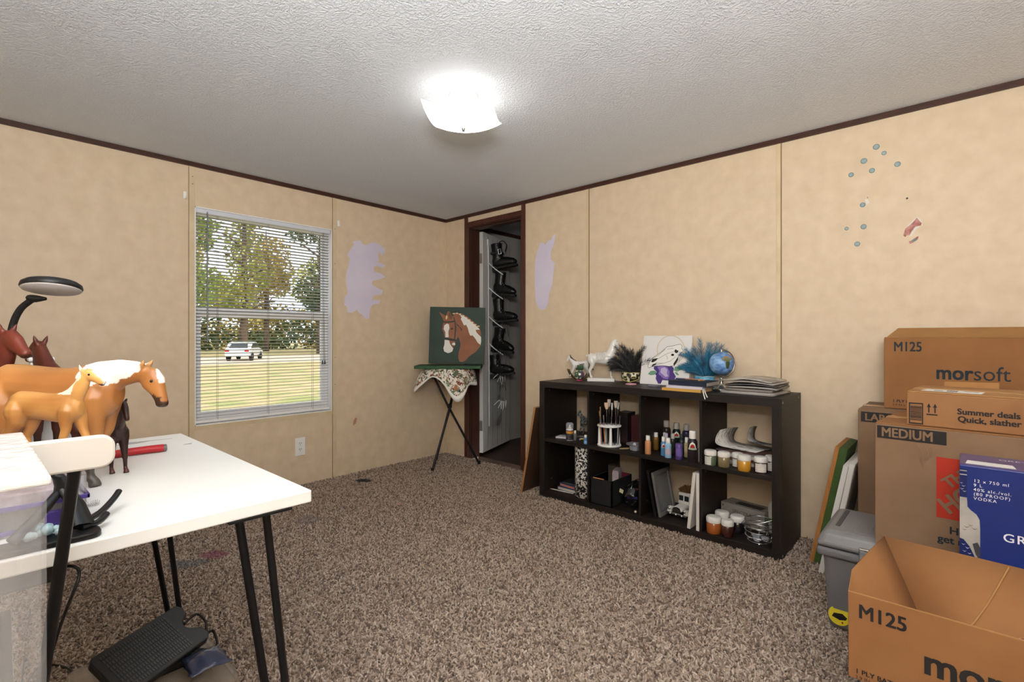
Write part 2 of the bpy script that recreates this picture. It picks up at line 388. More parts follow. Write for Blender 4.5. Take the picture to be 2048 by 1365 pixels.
MB().tube([(-0.008,-1.925,1.83),(-0.004,-1.925,1.80),(-0.004,-1.925,1.02)],0.0045,6).build('tilt_wand', mat('wand_grey','#8d9095',0.25,trans=0.3), blind)
for dy in (0,0.008):
    MB().tube(spline([(-0.004,-1.173+dy,1.82),(-0.003,-1.172+dy,1.3),(-0.004,-1.164+dy,0.88)],5),0.0014,5).build('pull_cord', m_cord, blind)
for dy in (-0.006,0.012):
    MB().lathe([(0.002,0.03),(0.004,0.024),(0.008,0.0)],8,(-0.003,-1.168+dy,0.853)).build('cord_tassel', mat('tassel','#4d5052',0.4), blind)

# ---------------------------------------------------------------- doorway and room beyond
mb = MB()
mb.box(DX0-0.040,DX0, -0.010,0, 0,H-0.027); mb.box(DX1,DX1+0.038, -0.010,0, 0,H-0.027); mb.box(DX0,DX1, -0.010,0, DZ-0.006,DZ+0.036)
mb.build('trim_3', m_casing, bevel=0.002, label='dark brown casing around doorway', kind='structure')
mb = MB(); j = 0.014
mb.box(DX0,DX0+j, 0,T, 0,DZ); mb.box(DX1-j,DX1, 0,T, 0,DZ); mb.box(DX0+j,DX1-j, 0,T, DZ-j,DZ)
mb.box(DX0+j,DX0+j+0.01, 0.02,0.075, 0,DZ-j); mb.box(DX1-j-0.01,DX1-j, 0.02,0.075, 0,DZ-j); mb.box(DX0+j,DX1-j, 0.02,0.075, DZ-j-0.012,DZ-j)
mb.build('trim_4', m_jamb, label='dark brown door jamb', kind='structure')
m_cl = mat('closet_wall', '#b4afa8', 0.7, color2='#aaa49d', nscale=3)
MB().box(0,1.9, T,2.3, -0.1,0.0).build('floor_1', m_closetfloor, label='dark wood floor of the room beyond the doorway', kind='structure')
MB().box(-T,2.0, T,2.4, H,H+0.1).build('ceiling_1', m_ceil, label='ceiling of the room beyond the doorway', kind='structure')
MB().box(0,0.02, T,2.3, 0,H).build('wall_1', m_cl, label='grey side wall of the room beyond the doorway', kind='structure')
MB().box(0,1.9, 2.3,2.4, 0,H).build('wall_2', m_cl, label='grey far wall of the room beyond the doorway', kind='structure')
MB().box(1.9,2.0, T,2.4, 0,H).build('wall_3', m_cl, label='grey right wall of the room beyond the doorway', kind='structure')
MB().box(0.02,0.03, T,2.3, H-0.035,H).build('trim_5', m_trim, label='dark ceiling trim of the room beyond', kind='structure')
MB().box(0.02,0.03, T,2.3, 0,0.05).build('baseboard_1', m_cl, label='grey baseboard beyond the doorway', kind='structure')
# the open door leaf (local x along the leaf from the hinge, local y = visible face)
dang = math.radians(109)
door = empty('door_1', (DX0+0.006, 0.128, 0.03), dang, label='white panel door swung open into the next room', kind='structure')
m_door = mat('door_white', '#cfccc9', 0.45)
dw, dh, dt = 0.585, 1.955, 0.035
MB().box(0,dw, -dt,0, 0,dh).build('leaf', m_door, door, bevel=0.002)
for x in (0.10, 0.20, 0.30, 0.40, 0.50):
    MB().box(x-0.003,x+0.003, -dt-0.001,-dt+0.002, 0.02,dh-0.02).build('groove', mat('groove_grey','#8f8c89',0.6), door)
for z in (0.24, 1.72):
    hg = MB().box(-0.004,0.0005, -dt+0.004,-0.004, z-0.045,z+0.045).build('hinge', mat('hinge_steel','#a9a39b',0.4,0.7), door, bevel=0.001)
# ================================================================= CARPET PILE
m_pile = mat('carpet_pile', '#8a7566', 1.0)
nt = m_pile.node_tree; bs = nt.nodes['Principled BSDF']; L = nt.links.new
oi = nt.nodes.new('ShaderNodeObjectInfo'); rp = nt.nodes.new('ShaderNodeValToRGB')
cr = rp.color_ramp; cr.elements[0].position = 0.0; cr.elements[0].color = (*lin('#62534a'), 1); cr.elements[1].position = 1.0; cr.elements[1].color = (*lin('#bfb0a2'), 1)
for p, c in ((0.25,'#7f6d60'),(0.5,'#9c897a'),(0.75,'#ae9c8d')):
    el = cr.elements.new(p); el.color = (*lin(c), 1)
L(oi.outputs['Random'], rp.inputs[0])
ge = nt.nodes.new('ShaderNodeNewGeometry')
cur = rp.outputs[0]
nzs = nt.nodes.new('ShaderNodeTexNoise'); nzs.inputs['Scale'].default_value = 9; L(ge.outputs['Position'], nzs.inputs['Vector'])
def stain(cur, loc, sx, sy, color, amt):
    mp = nt.nodes.new('ShaderNodeMapping'); mp.vector_type = 'TEXTURE'; mp.inputs['Location'].default_value = (*loc, 0); mp.inputs['Scale'].default_value = (sx, sy, 1)
    mp.inputs['Rotation'].default_value = (0, 0, 0.75)
    L(ge.outputs['Position'], mp.inputs[0])
    ln = nt.nodes.new('ShaderNodeVectorMath'); ln.operation = 'LENGTH'; L(mp.outputs[0], ln.inputs[0])
    ad = nt.nodes.new('ShaderNodeMath'); ad.operation = 'ADD'; L(ln.outputs['Value'], ad.inputs[0]); 
    mu = nt.nodes.new('ShaderNodeMath'); mu.operation = 'MULTIPLY_ADD'; L(nzs.outputs['Fac'], mu.inputs[0]); mu.inputs[1].default_value = 1.6; mu.inputs[2].default_value = -0.8
    L(mu.outputs[0], ad.inputs[1])
    mr = nt.nodes.new('ShaderNodeMapRange'); L(ad.outputs[0], mr.inputs[0]); mr.inputs[1].default_value = 0.7; mr.inputs[2].default_value = 1.1; mr.inputs[3].default_value = amt; mr.inputs[4].default_value = 0
    mx = nt.nodes.new('ShaderNodeMix'); mx.data_type = 'RGBA'; L(mr.outputs[0], mx.inputs[0]); L(cur, mx.inputs[6]); mx.inputs[7].default_value = (*lin(color), 1)
    return mx.outputs[2]
cur = stain(cur, (0.82,-2.135), 0.07, 0.045, '#8d5566', 0.8)
cur = stain(cur, (0.84,-2.26), 0.10, 0.05, '#54606a', 0.5)
cur = stain(cur, (0.863,-1.106), 0.022, 0.02, '#b27f7f', 0.6)
cur = stain(cur, (0.72,-1.62), 0.10, 0.06, '#6b6566', 0.4)
cur = stain(cur, (0.235,-0.985), 0.075, 0.05, '#2c2a2d', 0.97)
L(cur, bs.inputs['Base Color'])
pile = MB().add([(0.0,RY,0.0),(RX,RY,0.0),(RX,0,0.0),(0.0,0,0.0)], [(0,1,2,3)]).build('carpet_pile', m_pile, label='brown and beige twisted pile of the carpet', cat='carpet', kind='stuff')
g = bpy.data.node_groups.new('pile', 'GeometryNodeTree')
g.interface.new_socket('Geometry', in_out='INPUT', socket_type='NodeSocketGeometry'); g.interface.new_socket('Geometry', in_out='OUTPUT', socket_type='NodeSocketGeometry')
N = g.nodes.new; gi = N('NodeGroupInput'); go = N('NodeGroupOutput')
dp = N('GeometryNodeDistributePointsOnFaces'); dp.distribute_method = 'RANDOM'; dp.inputs['Density'].default_value = 19000
ico = N('GeometryNodeMeshIcoSphere'); ico.inputs['Radius'].default_value = 1.0; ico.inputs['Subdivisions'].default_value = 2
tr = N('GeometryNodeTransform'); tr.inputs['Scale'].default_value = (0.0030, 0.0030, 0.0080); tr.inputs['Translation'].default_value = (0,0,0.0045)
sh = N('GeometryNodeSetShadeSmooth'); smt = N('GeometryNodeSetMaterial'); smt.inputs['Material'].default_value = m_pile
inst = N('GeometryNodeInstanceOnPoints')
rv = N('FunctionNodeRandomValue'); rv.data_type = 'FLOAT_VECTOR'; rv.inputs[0].default_value = (-1.15,-1.15,0); rv.inputs[1].default_value = (1.15,1.15,6.28)
rs = N('FunctionNodeRandomValue'); rs.data_type = 'FLOAT'; rs.inputs[2].default_value = 0.75; rs.inputs[3].default_value = 1.3; rs.inputs['Seed'].default_value = 3
K = g.links.new
K(gi.outputs[0], dp.inputs[0]); K(ico.outputs[0], tr.inputs[0]); K(tr.outputs[0], sh.inputs[0]); K(sh.outputs[0], smt.inputs[0])
K(dp.outputs['Points'], inst.inputs['Points']); K(smt.outputs[0], inst.inputs['Instance']); K(rv.outputs[0], inst.inputs['Rotation']); K(rs.outputs[1], inst.inputs['Scale'])
jn = N('GeometryNodeJoinGeometry'); K(gi.outputs[0], jn.inputs[0]); K(inst.outputs[0], jn.inputs[0]); K(jn.outputs[0], go.inputs[0])
pm = pile.modifiers.new('pile', 'NODES'); pm.node_group = g
pile.location = (0,0,0.0005)

# ================================================================= OUTSIDE
GZ = -0.72
m_lawn = mat('dry_lawn', '#b39b72', 1.0, color2='#8f8f55', nscale=0.9, ndetail=8, nlow=0.42, nhigh=0.62)
MB().box(-160,-0.4, -120,120, GZ-0.3,GZ).build('ground_outside', m_lawn, label='dry yellow lawn outside the window', kind='structure')
m_road = mat('sandy_drive', '#c9b9a4', 0.95, color2='#b5a18c', nscale=1.5)
MB().box(-47,-33, -90,90, GZ,GZ+0.02).build('road_outside', m_road, label='pale sandy drive beyond the lawn', kind='structure')
MB().add([(-0.4,-60,GZ-0.0),(-0.4,60,GZ)],[]) if False else None
m_bark = mat('bark', '#6a5646', 0.95, color2='#41352b', nscale=3, stretch=(1,1,0.2))
m_leaf = [mat('leaf_a','#8f9f42',0.7,color2='#5d7330',nscale=0.5), mat('leaf_b','#b3ad4f',0.7,color2='#7f8a3a',nscale=0.6), mat('leaf_c','#4f6337',0.7,color2='#36462a',nscale=0.5), mat('leaf_d','#c2a95e',0.8,color2='#9a8a48',nscale=0.5)]
rng = random.Random(11)
def foliage(mb, c, rx, rz, n, s):
    for _ in range(n):
        while True:
            p = Vector((rng.uniform(-1,1),rng.uniform(-1,1),rng.uniform(-1,1)))
            if p.length < 1: break
        q = Vector((c[0]+p.x*rx, c[1]+p.y*rx, c[2]+p.z*rz))
        a = Vector((rng.gauss(0,1),rng.gauss(0,1),rng.gauss(0,1))).normalized(); b = a.orthogonal().normalized(); ss = s*rng.uniform(0.6,1.3)
        mb.add([q-a*ss, q+b*ss*0.55, q+a*ss, q-b*ss*0.55],[(0,1,2,3)])
# trees standing beyond the drive: (x, y, height, trunk radius, crown bottom, crown radius, leaf kind, words)
TREES = [(-50,10.5,17,.34,4.2,3.6,0,'tall green tree leftmost beyond the drive'),
 (-57,18.5,20,.4,4.5,3.8,1,'tall yellowish tree above the parked car'),
 (-51,24.6,19,.45,3.4,3.6,2,'tall dark tree just right of the parked car'),
 (-58,30.5,18,.5,3.4,3.8,2,'broad dark tree right of centre in window'),
 (-50,33.2,17,.5,3.2,3.4,0,'green tree near the right edge of window'),
 (-60,41.0,21,.5,3.6,3.8,2,'far dark tree behind the window right edge'),
 (-66,24.5,17,.35,2.6,3.8,3,'far golden tree behind the parked car'),
 (-67,14.0,17,.35,2.6,3.8,3,'far golden tree left of the parked car'),
 (-69,35.5,18,.35,2.8,3.8,1,'far yellowish tree between two dark trunks')]
for i, (x, y, h, r, cb, cr_, lk, lab) in enumerate(TREES):
    t = empty('tree', (x,y,GZ), 0, lab, 'tree', 'trees beyond the drive')
    tk = MB().tube([(0,0,-0.1),(0.1,0.05,h*0.35),(-0.1,0.1,h*0.7),(0,0,h*0.95)],[r*1.15,r*0.9,r*0.55,r*0.15],10)
    for k in range(5):
        a = rng.uniform(0,6.28); z0 = cb+(h-cb)*0.12*k
        tk.tube([(0,0,z0),(math.cos(a)*cr_*0.5,math.sin(a)*cr_*0.5,z0+1.2),(math.cos(a)*cr_*0.9,math.sin(a)*cr_*0.9,z0+1.6)],[r*0.3,r*0.2,r*0.05],6)
    tk.build('trunk', m_bark, t)
    fo = MB()
    for k in range(11):
        a = rng.uniform(0,6.28); rr = cr_*rng.uniform(0.2,0.7); zz = cb+(h-cb)*rng.uniform(0.08,0.95)
        foliage(fo, (rr*math.cos(a), rr*math.sin(a), zz), cr_*0.55, cr_*0.5, 260, 0.26)
    fo.build('foliage', m_leaf[lk], t)
# low woodland edge further back, uncountable brush
for (mi_, nb, x0_, hmax, lab_) in ((3,150,-82,9.0,'low golden brush along the wood edge'),(1,110,-90,15.0,'yellow green far woodland canopy'),(2,70,-76,4.5,'dark green undergrowth before the wood')):
    br = MB()
    for i in range(nb):
        y = rng.uniform(-5,80); x = x0_+rng.uniform(-4,4); zz = rng.random()**1.4*hmax
        foliage(br, (x,y,GZ+0.3+zz), 2.6, 1.7, 70, 0.38)
    br.build('brush', m_leaf[mi_], label=lab_, cat='brush', kind='stuff')
# parked car (local x forward, seen from its left rear)
def car(loc, rz):
    c = empty('parked_car', loc, rz, 'silver car parked on the drive outside the window', 'car')
    pt = mat('car_silver', '#dfe3e8', 0.2, 0.3, coat=1.0); gl = mat('car_glass', '#20262b', 0.08); tr_ = mat('tyre', '#17171a', 0.8); rd = mat('tail_light', '#b3231d', 0.25)
    prof = [(-2.1,0.35),(-2.15,0.62),(-2.1,0.92),(-1.75,1.0),(-1.25,1.38),(-0.5,1.47),(0.2,1.42),(0.95,1.0),(1.75,0.86),(2.1,0.66),(2.12,0.35)]
    MB().prism(prof,-0.86,0.86,'y').build('body', pt, c, bevel=0.09, seg=3)
    win_ = [(-1.6,1.0),(-1.2,1.31),(-0.5,1.39),(0.15,1.34),(0.75,1.0)]
    for s in (-1,1):
        MB().prism(win_, s*0.865, s*0.872,'y').build('side_window', gl, c)
    MB().hexa([(-1.78,-0.66,1.02),(-1.78,0.66,1.02),(-1.76,0.66,1.02),(-1.76,-0.66,1.02)],[(-1.36,-0.56,1.32),(-1.36,0.56,1.32),(-1.32,0.56,1.32),(-1.32,-0.56,1.32)]).build('rear_window', gl, c)
    for s in (-1,1):
        MB().cbox((-2.13,s*0.68,0.8),(0.06,0.3,0.18)).build('tail_lamp', rd, c)
        for x in (-1.3,1.3):
            w_ = MB().lathe([(0.33,-0.1),(0.33,0.1),(0.2,0.11)],18,M=Matrix.Translation((x,s*0.8,0.33)) @ Matrix.Rotation(PI/2,4,'X')).build('wheel', tr_, c)
    MB().cbox((-2.14,0,0.42),(0.08,1.5,0.16)).build('bumper', pt, c)
car((-39.0,12.2,GZ+0.02), math.radians(146))
# ================================================================= CEILING LIGHT
LX, LY = 1.845, -1.462
cl = empty('ceiling_light', (LX,LY,H), math.radians(34), 'flush ceiling light with bent square white glass shade', 'light')
MB().lathe([(0.062,0.0),(0.064,-0.012),(0.058,-0.026),(0.03,-0.03),(0.0001,-0.03)],28).build('canopy', m_whitep, cl)
MB().lathe([(0.008,-0.028),(0.008,-0.075),(0.005,-0.08),(0.004,-0.142)],12).build('stem', m_chrome, cl)
m_shade = mat('frosted_glass', '#fbfaf7', 0.5, emit='#fffbf4', estr=8.0)
P = []
for i in range(17):
    row = []
    for j in range(17):
        u = i/8-1; v = j/8-1
        z = -0.132+0.045*abs(u)**2.2*0.55+0.045*abs(v)**2.2*0.55+0.010*(u*u*v*v)
        k = 1-0.035*(u*u*v*v)*0
        row.append((u*0.149*k, v*0.140*k, z))
    P.append(row)
MB().grid(P).build('glass_shade', m_shade, cl)
MB().grid([[(p[0]*1.003,p[1]*1.003,p[2]+0.0035) for p in row] for row in P]).build('unlit_top_sheet', mat('unlit_shade_white','#f4f2ee',0.4), cl)  # unlit upper sheet, added to keep the shade's glow off the ceiling
MB().lathe([(0.0001,-0.162),(0.006,-0.158),(0.008,-0.150),(0.0095,-0.146),(0.0095,-0.141),(0.0001,-0.139)],14).build('finial', mat('brushed_nickel','#9a9a98',0.3,0.9), cl)
m_bulb = mat('bulb_glow', '#ffffff', 0.3, emit='#fff3df', estr=0.8)
for s in (-1,1):
    b = MB().tube([(0,0,-0.06),(s*0.028,0,-0.062)],0.011,12).build('socket', m_whitep, cl)
    MB().sphere((s*0.058,0,-0.064),0.026,16,10,sc=(1.25,1,1)).build('bulb', m_bulb, cl)
lo = light('lamp_light', 'POINT', (0,0,-0.085), 1.0, (1.0,0.98,0.95), shadow_soft_size=0.05); lo.parent = cl
# ================================================================= TRIPOD STAND, CLOTH, PAINTING
U = Vector((0.7407,0.6718,0)); V = Vector((-0.6718,0.7407,0))     # right / away from the camera
TCX, TCY = 0.353, -0.262
st = empty('tripod_stand', (TCX,TCY,0), 0, 'black folding tripod stand in the corner by the doorway', 'stand')
m_blk = mat('black_metal', '#17181a', 0.4, 0.3)
feet = [(0.415,-0.489),(0.126,-0.213),(0.518,-0.085)]
Cp = Vector((0,0,0.485))
for i, (fx, fy) in enumerate(feet):
    f0 = Vector((fx-TCX, fy-TCY, 0.012)); tp = Cp+(Cp-f0)*0.63
    off = Vector((math.cos(2.1*i),math.sin(2.1*i),0))*0.010
    lg = MB().tube([f0, Cp+off, tp],0.0095,10).build('leg', m_blk, st)
    MB().lathe([(0.011,-0.012),(0.013,0.0),(0.0115,0.022)],10,f0).build('rubber_foot', m_black, lg)
MB().lathe([(0.0001,-0.022),(0.016,-0.018),(0.021,0),(0.016,0.018),(0.0001,0.022)],14,Cp).build('pivot', m_blk, st)
MB().lathe([(0.0001,0.775),(0.17,0.775),(0.175,0.785),(0.17,0.795),(0.0001,0.795)],32).build('tray', m_blk, st)
# cloth draped over it
m_floral = mat('floral_cloth', '#e8e1d6', 0.85)
nt = m_floral.node_tree; bs = nt.nodes['Principled BSDF']; L = nt.links.new
tc = nt.nodes.new('ShaderNodeTexCoord'); cur = None
for (sc, col, th, off) in ((26,'#8d9a7f',0.36,0),(24,'#7d3a30',0.33,3.3),(30,'#a9724a',0.30,7.1),(34,'#3d3b33',0.25,11.7),(20,'#5b6b57',0.24,17.0)):
    mp = nt.nodes.new('ShaderNodeMapping'); mp.inputs['Location'].default_value = (off,off*0.7,off*0.3); L(tc.outputs['Object'], mp.inputs[0])
    nzv = nt.nodes.new('ShaderNodeTexNoise'); nzv.inputs['Scale'].default_value = sc*2; L(mp.outputs[0], nzv.inputs['Vector'])
    n = nt.nodes.new('ShaderNodeTexNoise'); n.inputs['Scale'].default_value = sc; n.inputs['Detail'].default_value = 2; n.inputs['Distortion'].default_value = 1.2; L(mp.outputs[0], n.inputs['Vector'])
    lt = nt.nodes.new('ShaderNodeMath'); lt.operation = 'GREATER_THAN'; lt.inputs[1].default_value = 1-th-0.03; L(n.outputs['Fac'], lt.inputs[0])
    lt.inputs[1].default_value = 0.585+ (0.36-th)*0.25
    mx = nt.nodes.new('ShaderNodeMix'); mx.data_type = 'RGBA'; L(lt.outputs[0], mx.inputs[0])
    if cur is None: mx.inputs[6].default_value = (*lin('#e8e1d6'),1)
    else: L(cur, mx.inputs[6])
    mx.inputs[7].default_value = (*lin(col),1); cur = mx.outputs[2]
L(cur, bs.inputs['Base Color'])
P = []; NR, NA = 26, 96
rc = random.Random(5)
for i in range(NR):
    row = []
    for j in range(NA):
        a = 2*PI*j/NA            # 0 = right, 90 = away, 180 = left, 270 = towards camera
        dg_ = math.degrees(a)
        def bumpf(c, w): 
            d = abs((dg_-c+180)%360-180); return math.exp(-(d/w)**2)
        Ln = 0.07+0.115*bumpf(196,24)+0.175*bumpf(292,24)+0.06*bumpf(350,30)+0.09*bumpf(90,40)-0.02*bumpf(245,25)
        fold = 0.5+0.5*math.cos(a*7+0.6)
        R0 = 0.19
        t = i/(NR-1)
        if t < 0.5:
            r = R0*(t/0.5); z = 0.8005+0.002*mnoise.noise((r*30*math.cos(a),r*30*math.sin(a),0))
        else:
            q = (t-0.5)/0.5
            out = (0.028+0.062*(bumpf(196,26)+0.25*bumpf(292,24)))*(1-math.exp(-3*q))+0.022*(fold-0.5)*q
            r = R0+out; z = 0.8005-Ln*(q**1.15)-0.006*(1-math.exp(-8*q))
        p = U*(r*math.cos(a))+V*(r*math.sin(a)*0.92)
        row.append((p.x, p.y, z))
    P.append(row)
cloth = MB().grid(P, 0, True, close_u=True).build('cloth', m_floral, None, (TCX+0.02,TCY-0.02,0.0), solid=0.002, label='crumpled floral print cloth draped over tripod stand', cat='cloth')
# white hem band of the cloth
hem = []
for k in (NR-3, NR-1): hem.append([Vector(p)*1.0 + (Vector((p[0],p[1],0)).normalized()*0.0016) for p in P[k]])
MB().grid(hem,0,True,close_u=True).build('hem', mat('white_hem','#efece6',0.8), cloth, solid=0.001)
# board lying on the cloth
m_green = mat('dark_green_paint', '#1f3a2d', 0.55, color2='#183024', nscale=7)
m_gedge = mat('green_edge', '#2b5a33', 0.6, color2='#234a2b', nscale=30)
ang = math.atan2(U.y,U.x)
bd = empty('canvas_board', (0.395,-0.300,0.803), ang, 'green edged canvas board lying flat on the floral cloth', 'canvas')
MB().box(-0.262,0.262,-0.125,0.125,0,0.022).build('stretcher', m_gedge, bd, bevel=0.002)
MB().box(-0.260,0.260,-0.123,0.123,0.022,0.0235).build('canvas_face', m_green, bd)
# the painting
pw, ph = 0.462, 0.474
pa = empty('horse_painting', (0.360,-0.194,0.8310), 0, 'square canvas painting of a bridled chestnut and white horse head on dark green', 'painting')
pa.rotation_euler = (math.radians(-4), math.radians(1.0), ang)
MB().box(-pw/2,pw/2,0,0.019,0,ph).build('canvas', m_green, pa, bevel=0.0015)
FP = frame((-pw/2,0,0),(1,0,0),(0,0,1))
def pp(pts):
    out = []
    for (x, y) in pts:
        v = (y-95)/(870-95); l = 310-45*v; r = 1078-33*v
        out.append(((x-l)/(r-l)*pw, (1-v)*ph))
    return out
c_br = mat('paint_chestnut','#9a6240',0.6,color2='#8a5636',nscale=12); c_dk = mat('paint_ear_dark','#6e4229',0.6); c_wh = mat('paint_white','#e9e6df',0.6); c_bk = mat('paint_black','#17191a',0.5); c_cr = mat('paint_cream','#e2c79b',0.6)
art = [
 ('painted_horse', c_br, [(432,165),(470,185),(525,215),(560,150),(590,170),(615,225),(650,195),(700,180),(760,190),(840,235),(920,300),(985,375),(1010,430),(1012,560),(1000,620),(930,705),(830,770),(790,820),(740,845),(700,838),(685,790),(690,720),(715,650),(722,590),(705,530),(690,500),(655,560),(640,600),(620,640),(610,690),(590,715),(540,728),(490,705),(478,660),(495,610),(505,540),(490,450),(466,400),(480,340),(497,290),(470,235)]),
 ('painted_ear', c_dk, [(570,165),(605,200),(612,255),(590,265),(572,240),(560,195)]),
 ('painted_blaze', c_wh, [(500,350),(540,322),(566,335),(572,385),(556,430),(556,510),(512,512),(514,440),(490,400)]),
 ('painted_muzzle', c_wh, [(500,545),(560,545),(575,600),(600,640),(618,660),(605,700),(570,720),(540,726),(490,705),(480,660),(496,610)]),
 ('painted_mane', c_wh, [(722,198),(790,225),(870,285),(960,360),(998,400),(960,400),(935,405),(950,440),(985,475),(1010,500),(1010,560),(1000,608),(960,575),(935,530),(895,480),(860,482),(842,440),(828,380),(805,335),(775,345),(750,290),(732,260),(745,235)]),
 ('painted_spot', c_br, [(940,405),(985,405),(1005,440),(1010,490),(975,465)]),
 ('painted_star', c_cr, [(540,208),(550,225),(546,250),(530,272),(522,250),(528,220)]),
 ('painted_brow_band', c_bk, [(488,288),(520,296),(600,290),(642,280),(646,300),(600,308),(520,314),(488,302)]),
 ('painted_cheek_strap', c_bk, [(642,235),(660,300),(668,380),(655,470),(645,560),(632,560),(640,470),(650,380),(646,310),(632,240)]),
 ('painted_throat_strap', c_bk, [(664,310),(700,345),(735,380),(750,415),(740,418),(715,375),(680,345)]),
 ('painted_nose_band', c_bk, [(500,515),(560,520),(660,540),(662,560),(600,556),(540,550),(500,545)]),
 ('painted_eye', c_bk, [(588,395),(600,380),(620,380),(624,395),(605,410)]),
 ('painted_chin', c_br, [(570,556),(625,560),(655,570),(640,600),(615,625),(590,610)]),
 ('painted_bit_ring', c_wh, [(605,595),(620,582),(645,585),(648,610),(640,622),(604,612)]),
]
for k, (nm, mm, pts) in enumerate(art):
    decal(nm, pp(pts), mm, pa, FP, off=0.0010+0.0004*k, thick=0.0003)
for k in range(9):   # plaited crest
    x = 640+k*42; y = [185,180,190,212,240,268,300,330,352][k]
    decal('painted_plait', pp(ell(x,y,20,9,8,0.0)), c_cr, pa, FP, off=0.0012)

# ================================================================= BOOTS HANGING ON THE DOOR
nn = Vector((0.946,0.326,0)); dd = Vector((-0.326,0.946,0))
org = empty('hanging_shoe_rack', (0,0,0), 0, 'clear plastic shoe pockets with white straps hung on the open door', 'rack')
D0 = Vector((0.337,0.140,0))
def DP(s, n, z): 
    p = D0+dd*s+nn*n; return Vector((p.x,p.y,z))
m_strap_glint = mat('white_strap_glint','#dedede',0.5)
m_vinyl = mat('clear_vinyl', '#dfe3e4', 0.12, trans=1.0, ior=1.08, spec=0.6, alpha=0.35)
MB().tube([DP(0.085,0.008,1.93),DP(0.085,0.012,1.65),DP(0.09,0.010,1.15),DP(0.10,0.010,0.72),DP(0.10,0.012,0.25)],0.006,6).build('strap', m_strap_glint, org)
MB().box(-0.006,0.006,-0.02,0.02,-0.03,0.03, M=Matrix.Translation(DP(0.085,0.012,1.90)) @ Matrix.Rotation(0.33,4,'Z')).build('hook', m_strap_glint, org, bevel=0.003)
MB().grid([[DP(0.09,0.006,0.18),DP(0.36,0.006,0.18)],[DP(0.09,0.012,0.65),DP(0.36,0.012,0.65)],[DP(0.09,0.008,1.15),DP(0.36,0.008,1.15)],[DP(0.09,0.006,1.88),DP(0.36,0.006,1.88)]],0,True).build('backing_sheet', m_vinyl, org)
for z in (1.62,1.40,1.14,0.90):   # slanting pocket edges
    MB().tube(spline([DP(0.09,0.012,z+0.10),DP(0.11,0.06,z+0.05),DP(0.14,0.13,z-0.005)],5),0.0045,5).build('pocket_edge_glint', m_strap_glint, org)
for (z, s0) in ((0.62,0.14),(0.38,0.16)):   # empty pockets, crinkled
    P = []
    for i in range(9):
        row = []
        for j in range(9):
            u = i/8; v = j/8
            row.append(DP(s0-0.05+0.24*u, 0.015+0.075*math.sin(PI*u)*(0.3+0.7*v)+0.02*mnoise.noise((u*5,v*5,z*9)), z-0.14+0.26*v+0.02*mnoise.noise((u*6+3,v*4,z))))
        P.append(row)
    MB().grid(P).build('empty_pocket', m_vinyl, org)
    for k in range(3):  # white squiggles stand for reflections on the clear vinyl, built as thin tubes
        MB().tube(spline([DP(s0-0.04+0.05*k,0.05+0.02*k,z+0.06-0.03*k),DP(s0+0.01+0.05*k,0.085,z+0.10-0.01*k),DP(s0+0.03+0.05*k,0.09,z+0.02),DP(s0+0.06+0.05*k,0.08,z+0.08)],5),0.0035,5).build('pocket_edge_glint', m_strap_glint, org)
m_boot = mat('black_leather','#121213',0.35,bump=(120,0.15,0.002)); m_sole = mat('boot_sole','#1d1c1b',0.7); m_bkl = mat('buckle_silver','#d0cfca',0.3,0.8)
def boot(i, z, s, n0, label, laces, shaft):
    """toe points away from the door (local +x)"""
    mb = MB()
    mb.tube([(-0.02,0,0.05),(0.03,0,0.055),(0.09,0,0.05),(0.145,0,0.04),(0.175,0,0.034)],[(0.036,0.045),(0.038,0.05),(0.037,0.044),(0.034,0.034),(0.016,0.016)],14)
    mb.tube([(-0.035,0,0.03),(-0.03,0,0.06),(0.0,0,0.10),(0.0,0,0.10+shaft*0.6),(0.0,0,0.10+shaft)],[(0.03,0.02),(0.036,0.034),(0.042,0.05),(0.042,0.05),(0.046,0.055)],14)
    me = remesh(mb,'boot_upper',0.006,2,None,m_boot)
    b = empty('boot', DP(s,n0,z), math.atan2(nn.y,nn.x), label, 'boot', 'black boots on the door rack')
    b.rotation_euler = (0, math.radians((-8,6,-4,10,-6)[i]), math.atan2(nn.y,nn.x)+(0.1,-0.1,0.05,-0.15,0.1)[i])
    link('upper', me, b)
    MB().prism([(-0.06,-0.025),(-0.05,-0.033),(0.06,-0.034),(0.14,-0.038),(0.178,-0.02),(0.178,0.02),(0.14,0.038),(0.06,0.034),(-0.05,0.033),(-0.06,0.025)],-0.004,0.016).build('sole', m_sole, b, bevel=0.003)
    MB().box(-0.06,-0.005,-0.03,0.03,-0.028,-0.004).build('heel', m_sole, b, bevel=0.003)
    if laces == 'buckle':
        MB().box(-0.048,0.048,-0.056,0.056,0.13,0.150).build('strap', m_sole, b, bevel=0.004)
        mb = MB(); mb.tube([(0.03,-0.058,0.12),(0.055,-0.055,0.12),(0.055,-0.055,0.165),(0.03,-0.058,0.165),(0.03,-0.058,0.12)],0.004,6); mb.build('buckle', m_bkl, b)
        MB().tube(spline([(0.02,-0.05,0.20),(0.07,-0.03,0.24),(0.10,0,0.20),(0.07,0.03,0.15)],6),0.009,6,flat=0.4).build('loose_strap', m_boot, b)
    else:
        for k in range(5):
            MB().sphere((0.075-0.012*k,-0.034,0.075+0.016*k),0.0035,6,4).build('eyelet', m_bkl, b)
        for k in range(3):
            MB().tube(spline([(0.04+0.02*k,-0.05,0.05),(0.05+0.02*k,-0.058,-0.02),(0.045+0.025*k,-0.05,-0.08-0.03*k)],5),0.0022,5).build('lace', m_sole, b)
    return b
boot(0,1.68,0.20,0.065,'black strappy boot topmost on the door with silver buckle','buckle',0.13)
boot(1,1.44,0.20,0.060,'black laced boot second from top on the door rack','lace',0.11)
boot(2,1.19,0.21,0.065,'black boot in the middle of the door rack','lace',0.12)
